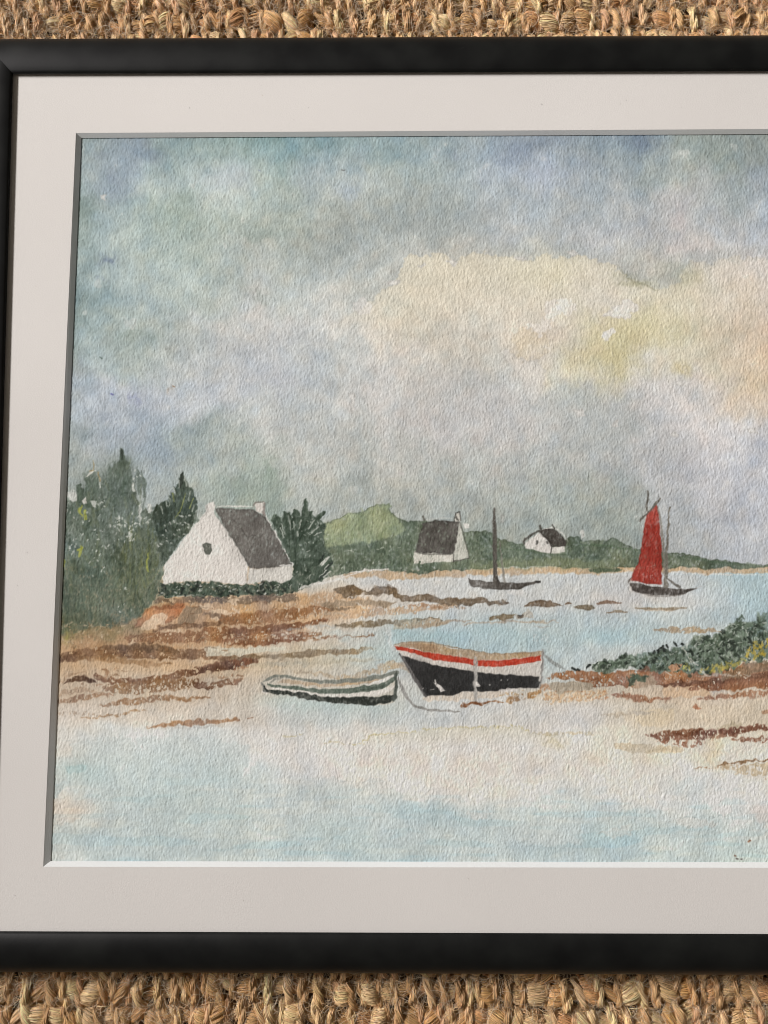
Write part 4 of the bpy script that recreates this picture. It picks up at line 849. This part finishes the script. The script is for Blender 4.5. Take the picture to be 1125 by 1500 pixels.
stroke([(938, 764), (942, 758), (951, 749), (960, 739), (968, 730)], (2.4, 3.7, 2.7, 4.4, 3.2), (96, 92, 84)); stroke([(949.5, 719), (948.5, 735), (947.5, 748)], (2.4, 3.2, 2.4), (92, 88, 80))
stroke([(980.8, 743), (978.5, 780), (977, 815), (975.7, 860)], (2.2, 3.2, 3.9, 5.1), (112, 107, 98), curve=False)
poly([(922, 854.5), (932, 855), (945, 857), (958, 859.5), (972, 861.3), (985, 862.6), (996, 862.6), (1009, 862), (1022, 861.2), (1010, 866.5), (998, 870), (985, 872.5), (958, 872), (940, 869.5), (931, 868), (923.5, 863)], (76, 70, 66), wob=.6, var=8)
stroke([(930, 867), (958, 872.5), (985, 873), (1006, 868)], 2, (136, 130, 124), a=.8); stroke([(978, 847), (986, 854), (996, 861)], (2.0, 3.9, 3.2), (104, 100, 94)); stroke([(919.5, 854.5), (922, 850), (926, 844)], 2, (96, 88, 82))
motif()
poly([(922, 858), (925, 860), (926, 867), (922, 864)], WHITE, a=.8); stroke([(1020, 861), (1028, 859)], 1.2, (170, 168, 164), a=.7)

# --- rowing boat
for t in ((470, 1030, 60, 9, (172, 198, 200), .55), (420, 1020, 26, 8, (178, 198, 196), .5), (540, 1034, 30, 6, (186, 204, 204), .4)): blob(*t, wob=2)
band([(430, 983), (480, 989), (510, 993), (545, 984), (580, 975), (592, 980)], (3, 5, 8, 9, 8, 3), (206, 180, 144), a=.75, dry=-1.0); band([(556, 975), (575, 971), (596, 978), (600, 986)], 7, (206, 178, 142), a=.7)
motif('painted_rowing_boat', 'low open dinghy with green gunwale and white stripe painted left of the big boat')
poly([(383, 1002), (388, 996), (395, 991), (404, 989), (413, 989), (428, 991), (442, 995), (457, 996.5), (472, 997.5), (489, 997.5), (508, 996.5), (527, 994.7), (541, 992.5), (556, 989.5), (570, 987), (581.5, 984.5), (583, 995), (581, 1012), (578.5, 1028), (566, 1031), (553, 1033), (527, 1032.5), (508, 1031), (489, 1028.5), (468, 1026), (447, 1023), (428, 1020), (409, 1017.5), (396, 1015.5), (388, 1012)], (196, 189, 176), wob=.7, var=5)
blob(540, 1018, 40, 8, (176, 176, 164), .4, 2); blob(440, 1012, 30, 6, (180, 176, 164), .4, 2)
poly([(404, 1000), (412, 995), (428, 995), (445, 999), (465, 1001), (490, 1001.5), (515, 1000), (540, 996.5), (560, 993), (550, 999), (525, 1003), (500, 1006), (470, 1006), (440, 1003), (420, 1001)], (182, 162, 138), wob=.8, var=6, hue=3)
stroke([(386, 999), (396, 993), (408, 990), (426, 992), (446, 996), (470, 998.5), (495, 998.5), (525, 996), (555, 991.5), (581, 986)], (2.0, 5.1, 4.4, 3.8, 3.8, 5.1, 5.6, 5.9, 6.4, 6.9), (112, 116, 108), a=.9)
stroke([(396, 1000), (404, 995), (414, 993)], 3, (128, 128, 120), a=.8)
stroke([(392, 1003), (402, 1005), (424, 1007.5), (447, 1010), (474, 1013), (500, 1013.5), (522, 1011.5), (543, 1008), (562, 1002), (577, 993), (581, 989)], (1.8, 3.8, 5.1, 5.9, 7.7, 9.0, 10.2, 11.5, 11.5, 7.7, 3.8), (92, 104, 94), wob=.7)
stroke([(520, 1013), (545, 1008.5), (565, 1004), (575, 999)], 3.4, (70, 80, 72), a=.7)
stroke([(536, 1003.5), (556, 999), (568, 994), (576, 990)], (2.0, 4.4, 5.1, 3.1), (216, 212, 205))
stroke([(396, 1008), (420, 1011), (447, 1015), (474, 1018.5), (500, 1019.5), (526, 1018.5), (548, 1016), (566, 1011), (576, 1006)], (1.8, 3.8, 4.4, 5.1, 6.4, 7.7, 8.2, 7.7, 3.8), (216, 210, 202))
stroke([(386, 1010), (398, 1013), (420, 1015.5), (447, 1019.5), (474, 1024), (500, 1026), (525, 1027), (550, 1027), (567, 1024.5), (578, 1020)], (2.6, 5.1, 6.4, 7.7, 8.2, 9.5, 11.0, 11.5, 11.5, 7.7), (48, 53, 49), wob=.9)
stroke([(580, 988), (580, 1008), (577, 1026)], (3.8, 5.1, 4.4), (78, 84, 78)); stroke([(383, 1001), (386, 1008), (390, 1014)], (2.6, 3.8, 2.6), (120, 120, 114)); stroke([(386, 1006), (393, 1013)], 2, (40, 44, 42))
stroke([(384, 1012), (392, 1016)], 1.6, WHITE)
motif()
stroke([(446, 1024.5), (490, 1030), (530, 1034)], 1.6, (206, 208, 204), a=.6, dry=-.2)
stroke([(584, 994), (588, 1006), (593, 1016), (600, 1026), (607, 1033), (616, 1037), (626, 1039.5), (648, 1041), (673, 1042)], (3, 4.6, 5, 4.4, 4, 3.6, 4, 3.4, 2.6), (146, 144, 140))
# --- large beached boat
poly([(622, 1020), (640, 1014), (680, 1012), (740, 1008), (752, 1014), (730, 1022), (690, 1026), (640, 1027), (622, 1025)], (206, 190, 172), a=.75, wob=1.6)
motif('painted_boat', 'large beached boat with black hull and red stripe painted at the centre of the shore')
poly([(577, 944), (586, 942), (597, 940.5), (610, 940), (621, 940.5), (634, 942), (648, 945), (664, 949), (680, 952), (700, 955), (720, 957), (740, 957.3), (763, 956.5), (780, 955), (795, 954), (796, 961), (794, 985), (791.5, 1008), (768, 1008.5), (747, 1010.5), (728, 1012), (709, 1013.2), (690, 1014), (672, 1014.6), (660, 1018), (640, 1018.8), (624, 1019.2), (612, 1000), (598, 976), (585, 956)], (206, 198, 189), wob=.4, var=3)
poly([(579, 945), (597, 941), (621, 941), (648, 946), (680, 953), (720, 958), (763, 957.5), (794, 955), (792, 960), (763, 964), (731, 966.7), (699, 966), (667, 961), (640, 957), (610, 951), (590, 948)], (172, 148, 118), wob=.8, var=6, hue=3)
poly([(590, 944), (610, 942.5), (632, 944), (642, 948), (646, 957), (625, 954), (604, 949.5)], (156, 126, 98), a=.8, wob=1, soft=1.6)
stroke([(578, 944), (597, 940.8), (621, 940.8), (650, 945.5), (690, 953.5), (730, 957.5), (770, 956.5), (795, 954.5)], (1.4, 2, 2, 1.6, 1.6, 2, 2.4, 1.6), (142, 116, 88), a=.8)
for u in range(650, 792, 5): stroke([(u, 958 + prng.normal(0, 1)), (u + 3, 962 + prng.normal(0, 1))], 1.6, (204, 190, 170) if u % 2 else (160, 134, 104), a=.5, taper=False)
poly([(578, 945), (590, 948), (610, 952.5), (640, 957.5), (667, 961.5), (699, 966.5), (731, 967.5), (763, 964.8), (792, 960), (792, 967), (778, 971), (763, 973.6), (731, 976.4), (715, 976.2), (699, 975), (672, 970), (650, 968.3), (640, 967), (615, 960), (598, 955), (581, 950)], (192, 66, 46), wob=.6, rim=.25, var=6, gran=.15)
blob(650, 990, 26, 8, (66, 64, 66), .5, 3); blob(760, 1000, 20, 5, (62, 62, 64), .5, 3); blob(750, 983, 30, 4, (188, 182, 172), .5, 2)
stroke([(640, 962), (690, 970), (740, 972), (788, 964)], 3, (176, 54, 40), a=.4)
poly([(738, 977), (764, 975), (792, 969), (791, 990), (765, 989.5), (740, 987)], (196, 191, 184), a=.6, soft=2)
poly([(588, 960.5), (600, 964), (613, 968), (627, 972), (646, 976), (667, 979), (684, 982), (699, 984.5), (722, 987), (747, 989), (770, 990.6), (789, 990.8), (790, 1007), (768, 1008), (757, 1007.5), (747, 1010.5), (709, 1013), (677, 1013.3), (664, 1018.6), (640, 1018.5), (625, 1019), (612, 1000), (599, 979)], (44, 44, 44), wob=.6, var=3, gran=.03)
blob(610, 975, 10, 8, (60, 58, 58), .5, 1); blob(720, 998, 18, 5, (54, 56, 58), .4, 2)
stroke([(585, 957), (597, 976), (610, 998), (623.5, 1019)], (2, 4, 5, 4), (86, 83, 82)); stroke([(588, 959), (601, 980), (616, 1003)], 1.2, (140, 136, 132), a=.6)
poly([(635, 1000), (639, 1001), (646, 1006), (652, 1013), (646, 1013.5), (640, 1007)], (214, 208, 202), wob=.5); stroke([(637, 996), (639, 1002)], 2, (206, 200, 194)); stroke([(630, 1011), (636, 1010)], 1.3, (190, 186, 180), a=.8)
for u, v in ((744, 996), (735, 996), (718, 1003), (620, 1009)): stroke([(u, v)] * 2, 1.8, (190, 186, 182), taper=False)
stroke([(696, 963), (697, 985), (696, 1005), (697, 1027)], (4.4, 5.4, 5.6, 4.6), (168, 164, 158), wob=.7); stroke([(698.5, 1000), (700.5, 1006)], (3, 4), WHITE); stroke([(694, 966), (694.5, 1010)], 1.2, (130, 126, 122), a=.7)
stroke([(795.5, 951), (795, 975), (792, 1008)], (2, 3.2, 3), (128, 123, 119)); stroke([(786, 1003), (790, 1001)], 4, (58, 58, 58), taper=False)
motif()
poly([(728, 1011), (745, 1008), (760, 1008.5), (756, 1012), (740, 1014)], (214, 208, 202), a=.85)
band([(675, 1032.5), (690, 1031.5), (710, 1030), (736, 1027)], (3.6, 4.2, 3, 1.4), (146, 88, 50), a=.95, dry=None)
band([(745, 1025), (760, 1022), (775, 1018), (790, 1015)], (6, 8, 8, 5), (180, 134, 88), dry=-.7); band([(792, 1012), (800, 1006), (806, 1010)], 7, (196, 142, 104), dry=-.7, a=.85); band([(730, 1019), (750, 1017), (768, 1014)], 4, (206, 172, 128), dry=-.2)
stroke([(797, 959), (803, 964), (811, 971), (820, 976.5), (828, 980.5)], (3, 5, 5.4, 4, 2.4), (148, 152, 150))
for t in ((568, 962, 4, 12, (178, 200, 202), .4), (812, 990, 16, 10, (190, 204, 206), .4)): blob(*t, wob=2)

# --- right-hand shore
poly([(800, 995), (815, 989), (827, 984), (842, 982), (868, 982), (918, 984), (960, 980), (1038, 986), (1080, 976), (1125, 972), (1500, 960), (1500, 1012), (1125, 1009), (1066, 1011), (1012, 1008), (985, 1006), (958, 1003), (940, 1008), (918, 1008), (895, 1004), (870, 1008), (862, 1000), (841, 997)], (160, 112, 80), wob=1.6, rim=.3, var=9, hue=6, dry=-1.7)
poly([(805, 1001), (825, 1000), (866, 998), (870, 1003), (864, 1010), (840, 1015), (815, 1016), (806, 1010)], (164, 151, 132), a=.95, wob=1.2, var=6)
poly([(932, 991), (958, 988), (962, 1000), (950, 1010), (935, 1010), (925, 1002)], (170, 152, 132), a=.9, wob=1.6, var=7)
poly([(968, 1004), (1000, 1003), (1040, 1008), (1044, 1020), (1010, 1022), (972, 1020)], (208, 178, 146), a=.9, wob=2)
band([(972, 1004), (1010, 1001), (1050, 998), (1090, 994), (1130, 990), (1300, 986)], (4, 6, 6, 5, 6, 6), (126, 82, 58), dry=-1.2); band([(1010, 1009), (1040, 1006), (1080, 1003), (1128, 1000), (1350, 1000)], (4, 10, 12, 12, 10), (158, 104, 76), dry=-1.3)
band([(1060, 990), (1090, 984), (1128, 976), (1300, 975)], (8, 14, 16, 14), (138, 114, 88), dry=-1.0, a=.8); band([(1020, 991), (1060, 988), (1100, 990)], 4, (206, 190, 170), a=.8, dry=-.4)
poly([(798, 1018), (830, 1014), (886, 1010), (892, 1020), (860, 1026), (830, 1028), (800, 1030)], (196, 156, 114), wob=2, dry=-.1, a=.9); poly([(800, 1014), (880, 1010), (886, 1024), (810, 1030)], (214, 196, 168), a=.4, soft=3)
for i in range(70):
    u, v = prng.uniform(800, 890), prng.uniform(1012, 1026); stroke([(u, v), (u + prng.uniform(0, 2), v)], prng.uniform(.8, 1.9), (168, 112, 74), a=.6, taper=False)
band([(900, 1019), (920, 1020), (940, 1023), (982, 1024)], (4, 8, 7, 3), (168, 110, 80), dry=-.8); band([(918, 1024), (935, 1027), (950, 1026)], 4, (172, 120, 90), dry=.1)
band([(1025, 1024), (1060, 1020), (1100, 1017), (1135, 1015), (1300, 1018)], (3, 6, 8, 8, 6), (172, 118, 88), dry=-.8); band([(1040, 1014), (1080, 1012), (1125, 1008)], 4, (214, 206, 196), dry=-.6)
poly([(905, 1040), (960, 1036), (1020, 1034), (1120, 1028), (1300, 1030), (1300, 1066), (1080, 1068), (1000, 1064), (930, 1064)], (210, 194, 170), a=.45, wob=3, soft=4)
poly([(930, 1042), (960, 1037), (984, 1042), (982, 1058), (955, 1064), (932, 1060)], (216, 196, 162), a=.45, wob=3, soft=3)
band([(880, 1048), (920, 1045), (960, 1044)], 6, (200, 186, 168), a=.5); poly([(1015, 1038), (1019, 1031), (1024, 1036), (1028, 1039), (1019, 1040)], (170, 118, 88), wob=1); stroke([(1119, 1043), (1125, 1042)], 6, (174, 134, 104), a=.8)
poly([(1048, 1066), (1056, 1060), (1072, 1058), (1086, 1060), (1082, 1070), (1060, 1070)], (186, 172, 146), a=.85, wob=2)
band([(951, 1078), (972, 1078), (1000, 1077), (1030, 1076), (1060, 1074), (1090, 1069), (1130, 1065), (1240, 1064)], (4, 11, 14, 14, 13, 9, 8, 8), (146, 88, 60), dry=-.95); band([(990, 1076), (1040, 1073), (1090, 1070), (1125, 1066)], (4, 7, 7, 5), (130, 76, 50), dry=-.7)
band([(965, 1084), (990, 1087), (1018, 1089), (1032, 1087)], (4, 9, 10, 4), (160, 98, 68), dry=.5); band([(1075, 1082), (1100, 1084), (1130, 1082), (1200, 1084)], (4, 7, 6, 5), (152, 94, 66), dry=-.4)
band([(903, 1093), (930, 1096), (972, 1097)], (8, 11, 8), (218, 194, 154), a=.55); band([(950, 1100), (985, 1098), (1000, 1096)], 9, (220, 198, 156), a=.5); blob(1045, 1100, 12, 12, (222, 200, 154), .5)
band([(1018, 1124), (1040, 1124), (1056, 1121), (1066, 1123)], 2.4, (170, 128, 96), dry=.2); band([(1054, 1120), (1080, 1117), (1108, 1115), (1130, 1112), (1200, 1112)], (3, 3.4, 2.6, 2.4, 2), (150, 116, 86), a=.9)
poly([(1086, 1122), (1108, 1116), (1140, 1112), (1260, 1116), (1250, 1136), (1130, 1138), (1100, 1138), (1080, 1138)], (192, 174, 144), wob=2.4, dry=-.6, a=.9); band([(1060, 1124), (1090, 1124)], 7, (204, 184, 156), dry=.1)
# bushes on it
motif('painted_bush', 'bank of dark green bushes painted at the right edge of the shore')
bs = [(866, 978), (870, 972), (884, 969), (896, 968), (905, 965), (912, 960), (925, 959), (942, 957), (958, 957), (966, 953), (975, 952), (985, 951), (997, 948), (1006, 946), (1013, 942), (1018, 935), (1026, 932), (1040, 931), (1054, 929), (1060, 924), (1066, 916), (1073, 912), (1080, 911), (1090, 912), (1100, 914), (1108, 911), (1112, 902), (1120, 898), (1160, 892), (1240, 880), (1340, 872), (1500, 860),
      (1500, 975), (1300, 978), (1160, 972), (1126, 966), (1105, 968), (1080, 975), (1052, 984), (1028, 986), (1006, 984), (974, 981), (953, 981), (930, 979), (910, 980), (878, 983)]
poly(bs, (114, 127, 113), wob=2.2, var=10, gran=.3, hue=2)
dabs([(x, y) for x, y in bs if x < 1160] + [(1130, 966)], 440, [(54, 66, 54), (72, 86, 70), (46, 56, 48), (110, 126, 108), (90, 106, 88)], 4.6, spread=1.6, ln=1.5, a=.72)
dabs([(1150, 895), (1500, 862), (1500, 972), (1150, 970)], 300, [(54, 66, 54), (72, 86, 70), (110, 126, 108), (90, 106, 88)], 7, spread=1.6, ln=1.5, a=.7)
dabs([(x, y) for x, y in bs if x < 1160] + [(1130, 966)], 230, [(192, 197, 187), (166, 176, 164)], 1.9, spread=1.6, ln=1.5, a=.7)
poly([(906, 968), (918, 963), (940, 960), (955, 962), (940, 972), (912, 974)], (112, 130, 112), a=.4, soft=3); poly([(970, 962), (990, 957), (1004, 962), (996, 974), (976, 974)], (106, 122, 104), a=.4, soft=3)
dabs([(1085, 958), (1106, 940), (1130, 936), (1130, 956), (1100, 966)], 30, [(196, 170, 66), (178, 156, 70), (156, 144, 72)], 3.2, spread=1, ln=1.5, a=.8)
dabs([(1020, 982), (1040, 974), (1075, 970), (1095, 962), (1080, 975), (1050, 984)], 40, [(172, 160, 80), (150, 142, 74), (196, 176, 84)], 3, spread=1, ln=1.5, a=.7)
dabs([(1000, 980), (1006, 968), (1014, 980)], 8, [(180, 174, 80)], 2, a=.7)
dabs([(918, 990), (948, 988), (946, 998), (922, 999)], 16, [(60, 72, 60), (84, 98, 82)], 4.5, spread=1.5, a=.8)
motif()
poly([(980, 976), (988, 972), (1000, 973), (998, 981), (984, 984)], (196, 146, 112), a=.9, wob=1.2); band([(935, 984), (945, 978), (952, 982)], 6, (156, 102, 76), a=.8)
for q in ([(957, 957), (959, 954)], [(963, 953), (967, 949)], [(969, 949), (971, 946)], [(976, 945), (979, 948)], [(964, 956), (966, 953)], [(988, 941), (991, 946)], [(999, 943), (1001, 945)], [(839, 978), (844, 982)], [(860, 978), (864, 974)], [(846, 980), (848, 982)], [(972, 950), (974, 953)]): stroke(q, 3.4, (34, 40, 38), taper=False, a=.95)
dabs([(905, 972), (1000, 956), (1100, 930), (1120, 935), (1040, 976), (920, 978)], 46, [(36, 44, 38)], 3, spread=1.4, ln=1.5, a=.85)
stroke([(1083, 908), (1086, 901)], 3, (80, 94, 80)); stroke([(1090, 906), (1086, 903)], 2.5, (80, 94, 80))
for q in ([(1005, 958), (1012, 968), (1016, 976)], [(1012, 964), (1022, 974)], [(1026, 982), (1036, 990)], [(976, 984), (984, 990)], [(1000, 950), (1006, 956)]): stroke(q, 1.8, (206, 204, 194), a=.85)

# --- foreground water: tide lines and soft edges
def tide(pts, w_, d, a=.8): stroke(pts, w_, d, a=a, wob=1.8, soft=.9, gran=.45, dry=-.9)
tide([(415, 1080), (430, 1076), (445, 1075)], 2.4, (184, 172, 128)); tide([(475, 1086), (500, 1089), (529, 1089.5), (533, 1085), (545, 1078), (580, 1073), (612, 1070), (644, 1068), (680, 1066), (708, 1065.5), (740, 1064.5), (766, 1065), (778, 1072)], (1, 1.6, 1.8, 2.4, 2.4, 2, 2.2, 2.4, 2.2, 2, 2.2, 2.2, 1.4), (186, 174, 124))
poly([(530, 1090), (545, 1079), (580, 1074), (644, 1069), (708, 1066.5), (766, 1066), (780, 1074), (840, 1076), (840, 1090), (700, 1096), (560, 1100)], (204, 198, 172), a=.45, wob=1.2, soft=1, fade=lambda u, v: 1 - (v - 1068) / 26)
band([(780, 1072), (800, 1076), (830, 1074), (870, 1074)], (3, 5, 4, 3), (206, 192, 158), dry=0, a=.8); blob(815, 1088, 12, 6, (204, 190, 148), .5)
bl = [(420, 1136), (446, 1135), (470, 1140), (487, 1137.5), (500, 1144), (525, 1147), (540, 1143), (548, 1139), (564, 1145), (580, 1155), (600, 1180), (612, 1190), (628, 1187), (644, 1189), (650, 1205), (720, 1203), (790, 1202), (850, 1206), (860, 1262), (420, 1262)]
poly(bl, (178, 194, 198), a=.34, wob=2.2, soft=1.2, fade=lambda u, v: .55 + .45 * (1 - np.abs(v - 1190) / 70))
tide([(487, 1137.5), (500, 1144), (525, 1147), (540, 1143), (548, 1139), (566, 1146)], 1.6, (168, 180, 184), .6); tide([(606, 1192), (620, 1188), (640, 1189)], 1.6, (166, 186, 194), .5); tide([(650, 1236), (680, 1237), (697, 1240)], 1.4, (160, 180, 186), .7)
poly([(105, 1086), (160, 1082), (230, 1078), (300, 1084), (362, 1094), (366, 1120), (350, 1160), (350, 1262), (70, 1262), (80, 1210), (130, 1200), (140, 1182), (126, 1160), (80, 1150), (84, 1120), (110, 1112), (100, 1098)], (182, 197, 199), a=.36, wob=2.6, soft=1.4)
poly([(96, 1122), (112, 1120), (128, 1124), (124, 1132), (104, 1132)], (160, 193, 200), a=.7, wob=1.8, soft=1.5); poly([(66, 1150), (86, 1146), (98, 1154), (84, 1164), (66, 1166)], (172, 192, 197), a=.6, wob=2, soft=1.5)
poly([(82, 1186), (110, 1182), (122, 1188), (112, 1202), (84, 1208)], (204, 198, 189), a=.25, wob=2.4, soft=1.5); poly([(82, 1122), (94, 1126), (100, 1136), (92, 1146), (80, 1140)], (204, 198, 189), a=.25, wob=2, soft=1.5)
tide([(85, 1086), (130, 1084), (180, 1081)], 1.5, (176, 184, 180), .6); tide([(110, 1099), (150, 1096), (190, 1093)], 1.3, (178, 190, 190), .5)
for t in ((318, 1135, 16, 9, (172, 196, 202), .5), (130, 1232, 12, 9, (168, 190, 200), .5), (140, 1250, 16, 6, (172, 192, 198), .4), (515, 1240, 12, 10, (166, 190, 197), .5), (480, 1210, 14, 8, (174, 194, 198), .3), (632, 1198, 14, 10, (164, 190, 200), .6), (690, 1204, 20, 5, (172, 194, 200), .4), (920, 1196, 18, 5, (160, 190, 200), .6),
          (960, 1192, 14, 4, (172, 194, 202), .5), (1000, 1148, 26, 8, (188, 204, 208), .5), (1035, 1206, 14, 10, (176, 197, 202), .5), (815, 1150, 16, 8, (196, 202, 202), .4), (800, 1250, 30, 7, (170, 193, 200), .6), (870, 1228, 10, 10, (170, 194, 200), .5), (950, 1215, 24, 10, (178, 198, 203), .4), (1085, 1235, 12, 8, (182, 200, 203), .4)): blob(*t)
poly([(846, 1180), (858, 1196), (850, 1205), (852, 1238), (810, 1241), (770, 1238), (790, 1212), (790, 1200)], (200, 205, 202), a=.35, wob=2.5, soft=1.6); poly([(872, 1222), (895, 1214), (922, 1208), (925, 1222), (905, 1226), (885, 1224)], (206, 205, 198), a=.5, wob=2.4, soft=1.2)
poly([(985, 1202), (1010, 1199), (1038, 1200), (1052, 1206), (1030, 1212), (1000, 1212)], (208, 205, 199), a=.55, wob=2, soft=1.4); poly([(1098, 1180), (1125, 1178), (1200, 1180), (1200, 1206), (1110, 1206)], (210, 201, 196), a=.5, wob=3, soft=3); poly([(680, 1192), (710, 1187), (724, 1194), (700, 1200)], (206, 206, 201), a=.6, wob=2)
tide([(989, 1199), (1015, 1197), (1053, 1196), (1075, 1195)], 1.3, (150, 166, 170), .8); tide([(1098, 1249.5), (1112, 1249), (1130, 1249.5), (1170, 1248)], 1.8, (150, 172, 178), .8)
tide([(765, 1243), (785, 1240), (810, 1242), (830, 1245), (848, 1246)], 1.6, (160, 182, 190), .7); tide([(861, 1229), (872, 1234), (882, 1240), (888, 1237), (895, 1229), (925, 1223)], 1.4, (166, 184, 190), .6); tide([(938, 1236), (960, 1240), (975, 1236)], 1.5, (206, 208, 204), .6)
for u, v, c in ((1080, 1258, (70, 58, 54)), (1078, 1254, (110, 70, 50)), (1100, 1232, (120, 72, 48)), (1086, 1259, (50, 40, 40)), (1098, 1233, (150, 100, 70))): stroke([(u - .8, v), (u + .8, v + .5)], 2, c, taper=False)
stroke([(120, 205), (122, 218), (121, 232)], 3, (196, 204, 200), a=.5, dry=-.3)
for i in range(14): stroke([(103 + prng.uniform(-1, 3) + (450 - i * 18) * .012, 230 + i * 18)] * 2, prng.uniform(1, 2.6), (206, 208, 204), a=.6, taper=False)

# --- pigment settles in the hollows of the paper
img -= (np.clip(-tooth, -1, 2) * 2.6)[..., None]
img = np.clip(img, 20, 238)

# --- the sheet itself: a fine grid with cold-pressed relief, coloured by the pigment
KEY = np.array([[3020.47478, 155.814753, 571.242834], [-21.4418264, -2802.26772, 869.513553], [-.0202836073, .283730453, 1.0]])   # sheet metres -> drawing plan
SX0, SX1, SY0, SY1, STEP = -.1618, .3005, -.1264, .2365, .00031
nx, ny = int((SX1 - SX0) / STEP) + 1, int((SY1 - SY0) / STEP) + 1
gx, gy = np.meshgrid(np.linspace(SX0, SX1, nx), np.linspace(SY0, SY1, ny))
q = np.stack([gx, gy, np.ones_like(gx)], -1) @ KEY.T
pu, pv = q[..., 0] / q[..., 2] - U0, q[..., 1] / q[..., 2] - V0
colr = lin(sample(img, pu, pv)) / PAINT_K
hgt = sample(tooth, pu, pv) * RELIEF
Vp = np.stack([gx, gy, SHEET_Z - .00025 + np.clip(hgt, -.0002, .0002)], -1).reshape(-1, 3)
idx = np.arange(nx * ny).reshape(ny, nx)
Fp = np.stack([idx[:-1, :-1], idx[:-1, 1:], idx[1:, 1:], idx[1:, :-1]], -1).reshape(-1, 4)
fl = lab[np.clip((pv[:-1, :-1] + pv[1:, 1:]) / 2 + .5, 0, PH - 1).astype(int), np.clip((pu[:-1, :-1] + pu[1:, 1:]) / 2 + .5, 0, PW - 1).astype(int)].ravel()
def piece(name, mask, parent):
    F_ = Fp[mask]; used, inv = np.unique(F_, return_inverse=True)
    me = np_mesh(name, Vp[used], inv.reshape(-1, 4), np.clip(colr.reshape(-1, 3)[used], .003, .93), False)
    return link(name, me, M_PAPER, parent)
sheet = piece('painting', fl == 0, pic); sheet['label'] = 'watercolour seascape on rough cold-pressed paper'
for i, (name, label) in MOTIF.items():
    if (fl == i).sum() > 10:
        o = piece(name, fl == i, sheet); o['label'] = label
